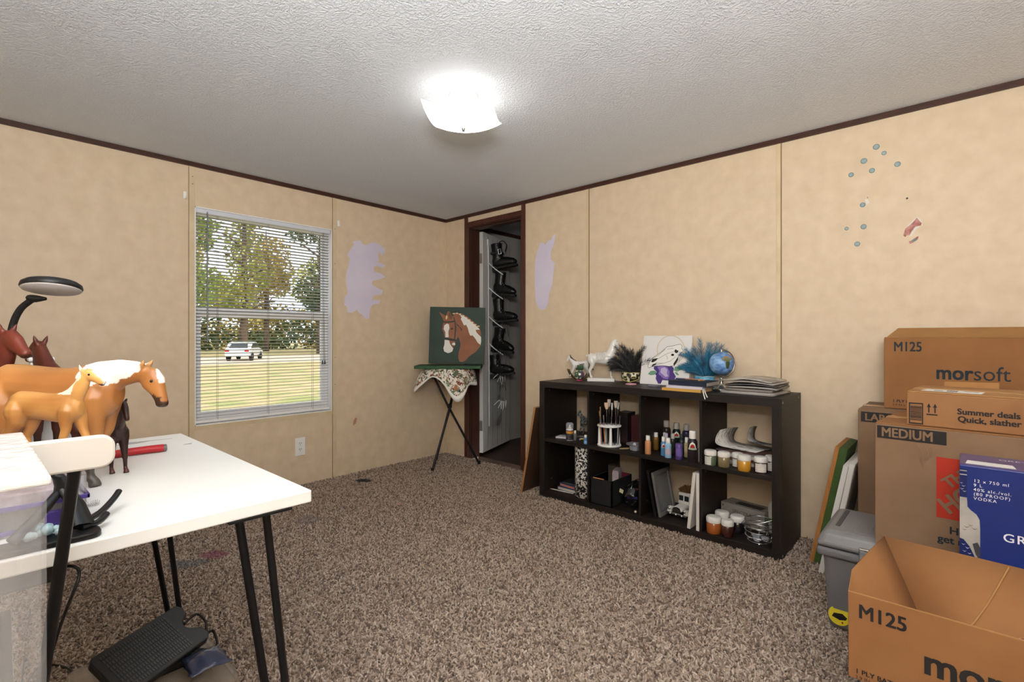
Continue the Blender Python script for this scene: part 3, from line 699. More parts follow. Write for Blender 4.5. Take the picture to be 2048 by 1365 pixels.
boot(3,0.940,0.18,0.050,'black boot second from bottom on the door rack','lace',0.10)
boot(4,0.705,0.17,0.048,'lowest black boot on the door rack, beside the floral cloth','lace',0.09)
# garment hanging in the next room, a sliver of it shows
gm = empty('hanging_garment', (0.60,0.62,0), 0, 'dark patterned garment hanging beyond the doorway at right', 'garment')
P = []
for i in range(10):
    P.append([(0.0+0.075*math.cos(2*PI*j/16)*(0.4+0.07*i)+0.01*math.sin(6*PI*j/16), 0.10*math.sin(2*PI*j/16)*(0.4+0.07*i), 1.0-0.075*i) for j in range(16)])
MB().grid(P,0,True,close_u=True).build('fabric', mat('dark_print','#24222a',0.8,color2='#7d6470',nscale=45,nlow=0.55,nhigh=0.66), gm)
MB().tube(spline([(0,0,1.0),(0,0,1.05),(0.02,0,1.08),(0,0,1.11)],4),0.004,6).build('hanger', m_black, gm)
MB().tube([(0.0,-0.25,1.115),(0.0,0.3,1.115)],0.011,8).build('peg_rail', m_black, gm)
MB().box(-0.011,0.011,0.28,0.30,0.0,1.115).build('peg_post', m_black, gm)
# ================================================================= BROWN BOARD leaning on the shelf unit
bb = empty('leaning_board', (1.262,-0.418,0.0), 0, 'brown wood panel leaning against the side of the shelf unit', 'board')
lean = math.atan2(0.118,0.585); bl = 0.600
Mx = Matrix.Rotation(lean,4,'Y')
MB().box(0.0,0.015,0.002,0.385,0.002,bl, M=Mx).build('panel', mat('brown_hardboard','#4a3424',0.6,color2='#3b291c',nscale=6), bb)
MB().box(-0.0005,0.0155,0.0,0.0025,0.002,bl,M=Mx).build('front_edge', mat('pale_wood_edge','#a3754a',0.6), bb)
MB().box(-0.0005,0.0155,0.0,0.385,bl,bl+0.002,M=Mx).build('top_edge', mat('pale_wood_edge','#a3754a',0.6), bb)
# ================================================================= HORSE FIGURE BUILDER (withers height = 1)
def horse_body(neck, head, legs, tail=None, ears=True, girth=1.0, voxel=0.016, ear_dir=(0.02,0.03,0.10), extra=None):
    """neck, head: lists of (x, z, r_deep, r_wide); legs: {'fl','fr','hl','hr'}: list of (x,y,z,r)"""
    mb = MB()
    g = girth
    tor = [(-0.60,0.82,0.05,0.04),(-0.57,0.81,0.15,0.11),(-0.47,0.80,0.205,0.155),(-0.33,0.80,0.20,0.17),(-0.15,0.785,0.195,0.17),(0.02,0.765,0.205,0.172),(0.18,0.765,0.225,0.165),(0.31,0.765,0.225,0.145),(0.40,0.755,0.18,0.115),(0.45,0.75,0.10,0.07)]
    mb.tube([(x,0,z) for x,z,a,b in tor],[(b*g,a) for x,z,a,b in tor],18,up=(0,0,1))
    mb.tube([(x,0,z) for x,z,a,b in neck],[(b,a) for x,z,a,b in neck],14,up=(0,0,1))
    mb.tube([(x,0,z) for x,z,a,b in head],[(b,a) for x,z,a,b in head],14,up=(0,0,1))
    for k, pts in legs.items():
        mb.tube([(x,y,z) for x,y,z,r in pts],[r for x,y,z,r in pts],10,up=(0,1,0))
        x, y, z, r = pts[-1]
        mb.tube([(x,y,z+0.01),(x+0.015,y,max(z-0.05,0.0) if z>0.06 else 0.0)],[r*1.05,r*1.35],10)
    if tail: mb.tube([p[:3] for p in tail],[p[3] for p in tail],10)
    if ears:
        p = Vector((head[0][0],0,head[0][1]))
        for s in (-1,1):
            q = p+Vector((-0.01,s*0.035,head[0][2]*0.55)); d = Vector((ear_dir[0],s*ear_dir[1],ear_dir[2]))
            mb.tube([q-d*0.3,q+d*0.35,q+d*1.0],[0.026,0.026,0.008],7)
    if extra: extra(mb)
    return mb
def leg_front(y, kx=0.0, hx=0.0, hz=0.0):
    return [(0.30,y*0.55,0.86,0.03),(0.30,y*0.70,0.80,0.085),(0.30,y*0.82,0.72,0.115),(0.315+kx*0.2,y*0.93,0.62,0.098),(0.325+kx*0.3,y,0.55,0.080),(0.34+kx*0.4,y,0.45,0.062),(0.345+kx,y,0.27+hz*0.3,0.046),(0.345+kx+hx*0.3,y,0.24+hz*0.4,0.038),(0.345+kx+hx*0.8,y,0.11+hz,0.030),(0.35+kx+hx*0.9,y,0.075+hz,0.036),(0.375+kx+hx,y,0.045+hz,0.036)]
def leg_hind(y, kx=0.0, hx=0.0, hz=0.0):
    return [(-0.43,y*0.5,0.90,0.04),(-0.43,y*0.65,0.84,0.12),(-0.43,y*0.8,0.74,0.155),(-0.40+kx*0.2,y*0.9,0.65,0.145),(-0.39+kx*0.3,y,0.57,0.115),(-0.42+kx*0.6,y,0.45,0.075),(-0.50+kx,y,0.32+hz*0.4,0.052),(-0.495+kx+hx*0.2,y,0.27+hz*0.5,0.042),(-0.475+kx+hx*0.8,y,0.11+hz,0.031),(-0.46+kx+hx*0.9,y,0.075+hz,0.037),(-0.435+kx+hx,y,0.045+hz,0.037)]
def std_legs(fl=(0,0,0), fr=(0,0,0), hl=(0,0,0), hr=(0,0,0), w=0.085):
    return {'fl': leg_front(w,*fl), 'fr': leg_front(-w,*fr), 'hl': leg_hind(w,*hl), 'hr': leg_hind(-w,*hr)}
def nz(v, s, o=0.0): return mnoise.noise((v[0]*s+o, v[1]*s+o*0.7, v[2]*s+o*1.3))
def lerp3(a, b, t): return tuple(a[i]+(b[i]-a[i])*t for i in range(3))
m_paint_gloss = mat_vcol('model_horse_paint', 0.42)
NECK_UP = [(0.24,0.82,0.21,0.12),(0.38,0.93,0.165,0.095),(0.50,1.07,0.125,0.075),(0.57,1.20,0.095,0.062),(0.59,1.25,0.07,0.05)]
HEAD_UP = [(0.565,1.25,0.05,0.045),(0.60,1.235,0.085,0.058),(0.66,1.16,0.085,0.058),(0.72,1.07,0.058,0.045),(0.76,1.00,0.048,0.042),(0.775,0.965,0.03,0.03)]
# ================================================================= DESK
DKX0, DKX1, DKY0, DKY1, DKZ = 1.655, 2.530, -3.10, -2.487, 0.745
m_desk = mat('desk_white', '#e9e8e4', 0.35, color2='#e0dfda', nscale=3)
desk = empty('desk', (2.09,-2.79,0), 0, 'white topped desk with black hairpin legs under the horse figures', 'desk')
def dk(mb, name, m, **k): return mb.build(name, m, desk, loc=(-2.09,2.79,0), **k)
dk(MB().box(DKX0,DKX1,DKY0,DKY1,DKZ-0.024,DKZ),'top',m_desk,bevel=0.0025)
m_hair = mat('hairpin_black','#141416',0.4,0.3)
def hairpin(cx, cy, sx, sy, foot):
    f = Vector(foot); a = Vector((cx,cy-sy*0.085,DKZ-0.028)); b = Vector((cx-sx*0.02,cy-sy*0.03,DKZ-0.028)); 
    e1 = f+Vector((-0.004,-sy*0.010,0.012)); e2 = f+Vector((0.004,sy*0.010,0.012))
    l = dk(MB().tube([a,e1,f+Vector((0,0,0.008)),e2,b],0.0074,10),'leg',m_hair)
    MB().box(cx-0.06,cx+0.03,min(cy-sy*0.11,cy),max(cy-sy*0.11,cy),DKZ-0.028,DKZ-0.024).build('mount_plate',m_hair,l)
    return l
hairpin(2.503,-2.527,1,1,(2.515,-2.505,0)); hairpin(1.71,-2.525,1,1,(1.672,-2.487,0))
hairpin(2.49,-3.06,1,-1,(2.51,-3.08,0)); hairpin(1.70,-3.06,-1,-1,(1.66,-3.08,0))
# black adapter fixed under the desk edge with its cord
ad = MB().box(2.36,2.515,-3.0,-2.862,DKZ-0.052,DKZ-0.0245).build('power_adapter', m_black, None, bevel=0.004, label='black power box fixed under the front desk edge', cat='adapter')
MB().tube(spline([(2.50,-2.862,DKZ-0.035),(2.515,-2.835,0.70),(2.48,-2.85,0.62),(2.1,-2.86,0.30),(1.4,-2.83,0.03),(0.85,-2.776,0.012)],7),0.0022,6).build('cord', m_black, ad)
# ---- paint marks on the top
decal('paint_mark', [(1.71,-2.64),(1.725,-2.575),(1.735,-2.53),(1.728,-2.58),(1.745,-2.62),(1.735,-2.66)], mat('grey_mark','#a9a7a2',0.6), desk, Matrix.Translation((-2.09,2.79,DKZ)))
decal('paint_mark', [(1.86,-2.535),(1.865,-2.515),(1.85,-2.51)], mat('grey_mark','#a9a7a2',0.6), desk, Matrix.Translation((-2.09,2.79,DKZ)))

# ---------------------------------------------------------------- model horses
def place(o, loc, rz, s): o.location = loc; o.rotation_euler = (0,0,rz); o.scale = (s,s,s)
ANG = math.atan2(U.y,U.x)
TAN = lin('#b5793f'); TAN2 = lin('#99602e'); TANL = lin('#c99d66'); WHT = lin('#ece5d8'); DRK = lin('#54301c'); BLK = lin('#1d1815')
def paint_big(v):
    x, y, z = v; n = nz(v,9)*0.05+nz(v,24,3)*0.03
    c = lerp3(TAN, TAN2, min(1,max(0,0.5+nz(v,3.2,5)*1.4)))
    if z > 0.93: c = lerp3(c, TANL, min(1,(z-0.93)*5))
    if x > 0.20 and x < 0.66 and z+n > 0.80+0.55*max(0,(0.36-x))+max(0,(x-0.42))*0.62: c = WHT
    if x < -0.42 and z+n*1.5 < 0.80+(x+0.42)*0.6 and z+n > 0.60: c = WHT
    if x > 0.70 and x+n*0.4 > 0.775+(0.95-z)*0.18 and z > 0.84: c = WHT
    if x > 0.72 and z < 0.725+n: c = lerp3(DRK,BLK,0.6)
    if z < 0.16+n*0.6: c = lin('#4a443f')
    return c
nk = [(0.20,0.80,0.20,0.12),(0.34,0.885,0.155,0.095),(0.48,0.93,0.115,0.075),(0.60,0.935,0.09,0.062),(0.68,0.915,0.07,0.052)]
hd = [(0.655,0.935,0.05,0.045),(0.695,0.91,0.088,0.058),(0.735,0.845,0.094,0.062),(0.770,0.775,0.064,0.048),(0.795,0.71,0.050,0.042),(0.805,0.665,0.050,0.043),(0.803,0.64,0.036,0.036)]
def placeb(nm, me, label, loc, rz, s, mm, cat='figurine', group='model horses on the desk'):
    me.materials.clear(); me.materials.append(mm)
    o = empty(nm, loc, rz, label, cat, group); b = link('body', me, o); b.scale = (s,s,s); return o
def eye(o, s, x, y, z, r=0.014):
    for k in (-1,1): MB().sphere((x*s,k*y*s,z*s),r*s,10,6).build('eye', mat('eye_black','#0d0b0a',0.1), o)
mb = horse_body(nk, hd, std_legs(fl=(-0.17,-0.08,0.0), fr=(-0.07,0.0,0), hl=(-0.05,0,0), hr=(0.07,0.0,0)), tail=[(-0.57,0,0.90,0.04),(-0.66,0,0.82,0.06),(-0.70,0,0.6,0.075),(-0.67,0,0.35,0.05),(-0.66,0,0.2,0.015)], ear_dir=(0.05,0.02,0.075))
SB = 0.246
big = placeb('model_horse', remesh(mb,'big_horse',0.013,3,paint_big), 'large palomino and white model horse with lowered neck on the desk', (2.113,-2.809,DKZ), ANG+0.02, SB, m_paint_gloss)
eye(big, SB, 0.752, 0.052, 0.862)
# foal in front of it
def paint_foal(v):
    x, y, z = v; n = nz(v,8)*0.05
    c = lerp3(lin('#c08a4b'), lin('#a36c34'), min(1,max(0,0.5+nz(v,3,2)*1.6)))
    if z > 0.9: c = lerp3(c, lin('#d9a45f'), min(1,(z-0.9)*3))
    if x+n < 0.335+(z-0.95)*0.46 and z > 0.96 and x > 0.15: c = lin('#e9dcc6')
    if x > 0.70 and z < 1.11+n*0.5: c = lin('#5a3622')
    if abs(y) < 0.026+n*0.2 and x > 0.62 and z > 1.10: c = WHT
    if z < 0.075: c = lin('#6a5037')
    return c
nkf = [(0.24,0.84,0.17,0.11),(0.36,0.95,0.135,0.085),(0.45,1.09,0.105,0.068),(0.50,1.21,0.085,0.056),(0.515,1.26,0.06,0.045)]
hdf = [(0.49,1.265,0.05,0.045),(0.53,1.255,0.085,0.058),(0.62,1.215,0.08,0.055),(0.70,1.165,0.062,0.046),(0.76,1.125,0.056,0.043),(0.785,1.11,0.042,0.036)]
lg = std_legs(fl=(0.12,0.06,0), fr=(-0.12,-0.06,0), hl=(0.05,0.03,0), hr=(-0.14,-0.10,0))
mb = horse_body(nkf, hdf, lg, tail=[(-0.56,0,0.9,0.03),(-0.64,0,0.8,0.04),(-0.66,0,0.65,0.015)], girth=0.9, ear_dir=(-0.02,0.03,0.10))
SF = 0.124
foal = placeb('model_foal', remesh(mb,'foal',0.015,3,paint_foal), 'small palomino model foal standing in front of the large horse', (2.266,-2.843,DKZ+0.0802), ANG-0.02, SF, m_paint_gloss)
eye(foal, SF, 0.600, 0.052, 1.245, 0.016)
# bay pair nuzzling at the back
def bay(c1, c2):
    c1 = lin(c1); c2 = lin(c2)
    def f(v):
        c = lerp3(c1, c2, min(1,max(0,0.5+nz(v,3,4)*1.5)))
        if v[2] < 0.3: c = lerp3(c, BLK, min(1,(0.3-v[2])*5))
        if v[0] > 0.745 and v[2] < 1.06: c = lerp3(c, BLK, 0.6)
        return c
    return f
nkb = [(0.24,0.82,0.20,0.12),(0.38,0.95,0.15,0.09),(0.47,1.08,0.12,0.075),(0.52,1.18,0.095,0.062),(0.53,1.22,0.07,0.05)]
hdb = [(0.51,1.225,0.05,0.045),(0.55,1.21,0.088,0.06),(0.63,1.16,0.085,0.058),(0.71,1.10,0.058,0.046),(0.77,1.06,0.048,0.042),(0.79,1.045,0.03,0.03)]
SB2 = 0.246
h1 = placeb('model_horse', remesh(horse_body(nkb,hdb,std_legs(),tail=[(-0.57,0,0.9,0.04),(-0.68,0,0.7,0.06),(-0.66,0,0.3,0.04)],ear_dir=(0.03,0.03,0.09)),'bay_horse',0.015,3,bay('#6d2c1c','#5a2116')),'red bay model horse with raised head under the lamp', (1.780,-2.937,DKZ), ANG-0.3, 0.2485, m_paint_gloss)
def braids(mb):
    for k in range(7): mb.sphere((0.36+k*0.022,0,1.02+k*0.034),0.022,8,6)
h2 = placeb('model_horse', remesh(horse_body(nkb,hdb,std_legs(),tail=[(-0.57,0,0.9,0.04),(-0.68,0,0.7,0.06),(-0.66,0,0.3,0.04)],extra=braids,ear_dir=(0.0,0.03,0.09)),'bay_horse2',0.015,3,bay('#5e2718','#4c1d12')),'brown model horse with braided mane facing the red bay', (1.808,-2.781,DKZ), PI+ANG-0.45, 0.2295, m_paint_gloss)
# dark bay standing by the knife, seen nearly from the front
def dark(v):
    c = lerp3(lin('#3a1c14'), lin('#291310'), min(1,max(0,0.5+nz(v,4,9)*1.5)))
    if v[2] < 0.10: c = lin('#4a2016')
    return c
h3 = placeb('model_horse', remesh(horse_body(NECK_UP,HEAD_UP,std_legs(fl=(0.06,0.03,0),fr=(-0.03,0,0)),tail=[(-0.57,0,0.9,0.04),(-0.68,0,0.7,0.06),(-0.66,0,0.3,0.04)],ear_dir=(0.06,0.02,0.07)),'dark_horse',0.015,3,dark),'dark brown model horse behind the large palomino, beside the red handle', (2.046,-2.724,DKZ), ANG-0.6, 0.1248, m_paint_gloss)

# ---------------------------------------------------------------- desk lamp

lp = empty('desk_lamp', (1.690,-2.874,DKZ), 0, 'black gooseneck desk lamp with round head behind horses', 'lamp')
MB().lathe([(0.0001,0.0),(0.032,0.0),(0.034,0.008),(0.028,0.018),(0.0001,0.02)],28).build('base', m_black, lp)
LT = 1.24
def ptx(u, v, t=LT):
    lat = (u-1024)/998.07
    return Vector((CAM[0]+t*(V.x+lat*U.x), CAM[1]+t*(V.y+lat*U.y), CAM[2]+t*(676.66-v)/998.07))-Vector(lp.location)
MB().tube(spline([(0,0,0.015),(0.0,0.0,0.12),ptx(18,700),ptx(26,650),ptx(40,620),ptx(58,604),ptx(70,597)],5),0.0075,10).build('gooseneck', m_black, lp)
hc = ptx(104,574); Mh = Matrix.Translation(hc) @ Matrix.Rotation(ANG,4,'Z') @ Matrix.Rotation(math.radians(-5),4,'Y') @ Matrix.Rotation(math.radians(-10),4,'X')
hdm = MB().lathe([(0.0001,0.013),(0.050,0.012),(0.058,0.006),(0.060,-0.002),(0.058,-0.006)],40,M=Mh).build('head', m_black, lp)
MB().lathe([(0.0575,-0.0062),(0.056,-0.0085),(0.0001,-0.009)],40,M=Mh).build('diffuser', mat('lamp_diffuser','#d7d2cf',0.5), hdm)
MB().tube([ptx(60,596),ptx(72,598),ptx(92,598)],[(0.012,0.008),(0.010,0.009),(0.003,0.004)],8).build('neck_joint', m_black, lp)
# white plastic boxes at the back of the desk
def wbox(x0,x1,y0,y1,h,label,lid=True):
    b = empty('storage_box', ((x0+x1)/2,(y0+y1)/2,DKZ), 0, label, 'box', 'white boxes at the back of the desk')
    cx, cy = (x0+x1)/2,(y0+y1)/2
    MB().box(x0-cx,x1-cx,y0-cy,y1-cy,0,h-0.012).build('body', mat('milky_plastic','#eceae8',0.4), b, bevel=0.006)
    MB().box(x0-cx-0.003,x1-cx+0.003,y0-cy-0.003,y1-cy+0.003,h-0.012,h).build('lid', mat('milky_plastic','#eceae8',0.4), b, bevel=0.004)
wbox(1.662,1.700,-2.834,-2.789,0.250,'tall white plastic box at the back edge of the desk')
wbox(1.658,1.672,-2.768,-2.690,0.083,'low white plastic box behind the foal')
# red handled knife
kn = empty('craft_knife', (1.905,-2.64,DKZ), 0, 'craft knife with red handle lying on the desk', 'knife')
ax = [Vector((0.012,-0.092,0.010)),Vector((0.009,-0.06,0.010)),Vector((0.008,-0.02,0.0105)),Vector((0.010,0.02,0.0105)),Vector((0.012,0.046,0.010))]
MB().tube(ax,[(0.0125,0.0098),(0.0115,0.0098),(0.0115,0.0095),(0.0135,0.0098),(0.0135,0.0098)],12).build('handle', mat('red_handle','#b32026',0.45), kn, bevel=0)
MB().tube([(0.012,0.046,0.010),(0.0125,0.053,0.010)],[(0.0125,0.0092),(0.0115,0.0085)],12).build('end_cap', mat('steel_cap','#7d7b78',0.35,0.8), kn)
MB().box(0.008,0.017,-0.15,-0.09,0.009,0.0105).build('blade', m_chrome, kn)
# clear organiser with purple rims on which the foal stands
ox0,ox1,oy0,oy1 = 2.195,2.425,-3.06,-2.815
og = empty('craft_organizer', (2.34,-2.95,DKZ), 0, 'clear plastic craft case with purple rims below the foal', 'organizer')
m_clear = mat('clear_plastic','#f3f2f5',0.08,trans=0.9,ior=1.15,alpha=0.55); m_purple = mat('purple_plastic','#43337a',0.35)
def ob(mb, n, m, par=None, **k): return mb.build(n, m, par or og, loc=(-2.34,2.95,-DKZ), **k)
ob(MB().box(ox0,ox1,oy0,oy1,DKZ,DKZ+0.004),'bottom',m_clear)
mb = MB()
for (a,b,c,d) in ((ox0,ox1,oy0,oy0+0.003),(ox0,ox1,oy1-0.003,oy1),(ox0,ox0+0.003,oy0,oy1),(ox1-0.003,ox1,oy0,oy1)): mb.box(a,b,c,d,DKZ+0.004,DKZ+0.078)
ob(mb,'walls',m_clear)
ob(MB().box(ox0,ox1,oy0,oy1,DKZ+0.077,DKZ+0.0802),'lid',m_clear)
for z in (DKZ+0.004,DKZ+0.040):
    mb = MB(); t=0.004
    mb.box(ox1,ox1+t,oy0,oy1+t,z,z+0.007); mb.box(ox0,ox1+t,oy1,oy1+t,z,z+0.007); mb.box(ox0-t,ox0,oy0,oy1+t,z,z+0.007)
    ob(mb,'purple_rim',m_purple,bevel=0.001)
ob(MB().box(ox1,ox1+0.008,oy1-0.05,oy1-0.02,DKZ,DKZ+0.03),'latch',m_purple,bevel=0.002)
ob(MB().box(ox0+0.01,ox1-0.01,oy0+0.01,oy1-0.01,DKZ+0.040,DKZ+0.062),'contents_tray',mat('mixed_bits','#8a6f78',0.6,color2='#c9bfc4',nscale=30),bevel=0.003)
# pale blue crystals in front of the case
rb = MB(); rq = random.Random(4)
for k in range(14):
    rb.sphere((2.485+rq.uniform(-0.012,0.012),-2.872+rq.uniform(-0.02,0.022),DKZ+0.006+rq.uniform(0,0.016)),rq.uniform(0.005,0.009),6,4)
rb.build('crystal_cluster', mat('pale_blue_glass','#b5d3d8',0.2,trans=0.4), label='pale blue crystal cluster in front of the craft case', cat='crystal')
# black adjustable stand on the front of the desk
bs_ = empty('tabletop_stand', (2.49,-2.88,DKZ), 0, 'black tabletop stand with folding arms at the front desk edge', 'stand')
def sb(mb, n, **k): return mb.build(n, m_blk, bs_, loc=(-2.49,2.88,-DKZ), **k)
sb(MB().prism(rrect(2.478,2.522,-3.02,-2.808,0.016),DKZ,DKZ+0.009),'base_plate',bevel=0.002)
sb(MB().tube([(2.50,-2.905,0.760),(2.48,-2.875,0.785),(2.455,-2.853,0.806)],[0.0075,0.0075,0.0065],10),'arm')
sb(MB().tube([(2.452,-2.849,0.800),(2.450,-2.846,0.818),(2.452,-2.852,0.832),(2.455,-2.858,0.836)],[(0.011,0.008),(0.013,0.009),(0.010,0.006),(0.004,0.004)],8),'clamp_head')
sb(MB().tube([(2.452,-2.845,0.812),(2.465,-2.832,0.785),(2.492,-2.826,0.758)],[(0.012,0.007),(0.014,0.008),(0.018,0.008)],8),'post')
sb(MB().tube(spline([(2.465,-2.825,0.757),(2.44,-2.800,0.760),(2.405,-2.778,0.768),(2.385,-2.766,0.776)],4),[0.005]*13,8),'hook')
sb(MB().tube(spline([(2.495,-2.83,0.757),(2.480,-2.808,0.757),(2.462,-2.795,0.762)],4),[0.005]*9,8),'hook')
# spring bristle comb behind it
sp = [(2.335+0.004*math.cos(k*1.3),-2.815+0.0006*k,DKZ+0.006+0.004*math.sin(k*1.3)) for k in range(50)]
MB().tube(sp,0.0007,5).build('wire_coil', m_chrome, label='small metal wire coil lying on the desk', cat='coil')

# ================================================================= BAR STOOL in front of the desk
sx = 2.625
stl = empty('bar_stool', (2.50,-3.0,0), 0, 'folding bar stool with white back rail and black tube legs', 'stool')
def so(mb, n, m, **k): return mb.build(n, m, stl, loc=(-2.50,3.0,0), **k)
poly = [(y,z) for y,z in rrect(-3.19,-2.811,0.871,0.915,0.016,6)]
so(MB().prism(poly,sx-0.006,sx+0.006,'x'),'back_rail',mat('stool_white','#cbc5bc',0.45),bevel=0.003)
for (y, m_) in ((0.0,1),(-5.998,-1)):    # right and left leg mirror each other about the stool's middle
    so(MB().tube([(2.6205,y+m_*(-2.852),0.873),(2.299,y+m_*(-2.908),0.012)],0.0075,12),'leg',m_blk)
for y in (-2.905,-3.10):
    so(MB().tube([(2.33,y,0.60),(2.50,y,0.30),(2.635,y,0.012)],0.0078,12),'leg',m_blk)
so(MB().prism([(x,y) for x,y in rrect(2.27,2.47,-3.13,-2.93,0.03)],0.56,0.578),'seat',mat('stool_white','#cbc5bc',0.45),bevel=0.003)
so(MB().tube([(2.36,-2.87,0.30),(2.36,-3.13,0.30)],0.007,10),'foot_rest',m_blk)
so(MB().tube([(2.56,-2.905,0.17),(2.56,-3.10,0.17)],0.007,10),'cross_bar',m_blk)
# ================================================================= CLEAR STORAGE TOWER close at the left
cb_ = empty('clear_storage_tower', (2.78,-3.10,0), 0, 'clear plastic storage tower at the left edge close to the camera', 'storage')
m_tower = mat('tower_clear','#f1f0f2',0.15,alpha=0.09,spec=0.7)
def cb(mb, n, m, **k): return mb.build(n, m, cb_, loc=(-2.78,3.10,0), **k)
cx0,cx1,cy0,cy1 = 2.648,2.930,-3.25,-2.905
for (a,b,c,d,n) in ((cx0,cx1,cy1-0.003,cy1,'side_wall'),(cx0,cx0+0.003,cy0,cy1-0.003,'side_wall'),(cx1-0.003,cx1,cy0,cy1-0.003,'side_wall'),(cx0+0.003,cx1-0.003,cy0,cy0+0.003,'side_wall')):
    cb(MB().box(a,b,c,d,0.0,0.925),n,m_tower)
cb(MB().box(cx0-0.003,cx1+0.003,cy0-0.003,cy1+0.003,0.925,0.932),'lid',mat('tower_lid','#e9e6e2',0.12,alpha=0.75,bump=(40,0.6,0.006)),bevel=0.002)
# ================================================================= UNDER THE DESK: tub, pedal
tb = empty('storage_tub', (1.88,-2.60,0), 0, 'clear plastic storage tub on the carpet under the desk', 'tub')
def tbb(mb, n, m, **k): return mb.build(n, m, tb, loc=(-1.88,2.60,0), **k)
m_tub = mat('tub_clear','#ece6de',0.15,trans=0.85,ior=1.12,alpha=0.75)
mb = MB(); b4 = [(1.735,-2.735),(2.035,-2.735),(2.035,-2.485),(1.735,-2.485)]; t4 = [(1.715,-2.755),(2.055,-2.755),(2.055,-2.465),(1.715,-2.465)]
for i in range(4):
    j = (i+1)%4
    mb.add([(*b4[i],0.004),(*b4[j],0.004),(*t4[j],0.14),(*t4[i],0.14)],[(0,1,2,3)])
mb.add([(*p,0.004) for p in b4],[(0,1,2,3)])
tbb(mb,'tub',m_tub,solid=0.003)
tbb(MB().prism(rrect(1.703,2.067,-2.767,-2.453,0.03),0.136,0.15),'lid',m_tub,bevel=0.004)
tbb(MB().prism(rrect(1.75,2.02,-2.72,-2.50,0.03),0.149,0.154),'lid_panel',m_tub,bevel=0.002)
tbb(MB().box(1.76,2.01,-2.71,-2.51,0.008,0.10),'contents',mat('tub_contents','#b79f84',0.8,color2='#e0d6ca',nscale=12),bevel=0.01)
# foot pedal
A = Vector((1.777,-2.506,0.270)); B = Vector((1.899,-2.472,0.200)); C = Vector((1.873,-2.723,0.250))
ex = (A-C).normalized(); ey = (A-B); ey = (ey-ex*ey.dot(ex)).normalized(); ez = ex.cross(ey)
lw, ww = (A-C).length, (A-B).length
MP = Matrix(((ex.x,ey.x,ez.x,(C.x+(B-A).x)),(ex.y,ey.y,ez.y,(C.y+(B-A).y)),(ex.z,ey.z,ez.z,(C.z+(B-A).z)),(0,0,0,1)))
pd = empty('foot_pedal', (0,0,0), 0, 'black ribbed foot pedal with looped cord on the clear tub', 'pedal')
m_ped = mat('pedal_black','#232426',0.38)
nw = 0.030
poly = [(0,0),(lw*0.94,0),(lw,0.012),(lw,ww/2-nw)]+[(lw-0.030*math.sin(PI*k/10)**0.8, ww/2-nw+2*nw*k/10) for k in range(1,10)]+[(lw,ww/2+nw),(lw,ww-0.012),(lw*0.97,ww),(0.012,ww),(0,ww-0.012)]
MB().prism(poly,-0.022,0.0,'z',0,MP).build('shell', m_ped, pd, bevel=0.004)
mbr = MB()
for i in range(26):
    for j in range(9):
        x = 0.022+i*(lw-0.075)/25; y = 0.018+j*(ww-0.036)/8
        mbr.box(x-0.0021,x+0.0021,y-0.0052,y+0.0052,-0.001,0.0012,0,MP)
mbr.build('grip_studs', mat('pedal_studs','#3b3d40',0.3), pd, kind='stuff')
def mp(x,y,z): return MP @ Vector((x,y,z))
MB().tube(spline([mp(lw-0.02,ww/2+0.012,-0.012),mp(lw+0.018,ww/2+0.014,-0.006),mp(lw+0.022,ww/2-0.02,-0.01),mp(lw+0.01,ww/2-0.045,-0.02),mp(lw+0.03,0.02,-0.03),mp(lw+0.015,-0.02,-0.05),mp(lw-0.06,-0.05,-0.045),mp(lw-0.14,-0.07,-0.03)],6),0.0035,8).build('cord', m_black, pd)
MB().tube(spline([mp(0.01,ww*0.6,-0.03),(1.74,-2.80,0.10),(1.60,-2.77,0.014),(1.45,-2.72,0.012),(1.33,-2.78,0.012),(1.44,-2.83,0.012),(1.62,-2.86,0.012)],6),0.0035,8).build('cord', m_black, pd)
bk = MB().box(1.80,1.925,-2.70,-2.50,0.1545,0.176).build('black_case', mat('case_black','#1a1a1c',0.5), None, bevel=0.006, label='flat black case between pedal and tub', cat='case')
P = []
for i in range(10):
    P.append([(1.92+0.012*i+0.008*mnoise.noise((i*0.8,j*0.9,1)), -2.56+0.012*j+0.006*mnoise.noise((i*0.7,j*0.8,5)), 0.178+0.020*math.sin(PI*i/9)*math.sin(PI*j/8)+0.010*abs(mnoise.noise((i*0.9,j*1.1,9)))) for j in range(9)])
MB().grid(P).build('plastic_bag', mat('blue_bag','#39415e',0.15,coat=0.6), None, solid=0.001, label='crinkled dark blue plastic bag beside the foot pedal', cat='bag')
# ================================================================= SHELF UNIT
SX0,SX1,SYF,SYB,SH = 1.4026,2.8534,-0.385,-0.015,0.7606
m_shelf = mat('espresso_laminate','#231b18',0.5,color2='#130f0d',nscale=5,ndetail=6,stretch=(1.5,14,14))
m_shelfv = mat('espresso_laminate_v','#201916',0.5,color2='#120e0c',nscale=5,ndetail=6,stretch=(14,14,1.5))
OX,OY = (SX0+SX1)/2, -0.2
shelf = empty('shelf_unit', (OX,OY,0), 0, 'dark brown eight cube shelf unit against the wall', 'shelf')
def sh_(mb, n, m=m_shelf, par=None, **k): return mb.build(n, m, par or shelf, loc=(-OX,-OY,0), **k)
sh_(MB().box(SX0,SX1,SYF,SYB,SH-0.040,SH),'top_panel',bevel=0.001)
sh_(MB().box(SX0,SX1,SYF,SYB,0.0,0.040),'bottom_panel',bevel=0.001)
sh_(MB().box(SX0,SX0+0.042,SYF,SYB,0.040,SH-0.040),'side_panel',m_shelfv,bevel=0.001)
rside = sh_(MB().box(SX1-0.042,SX1,SYF,SYB,0.040,SH-0.040),'side_panel',m_shelfv,bevel=0.001)
divs = (1.776,2.122,2.467)
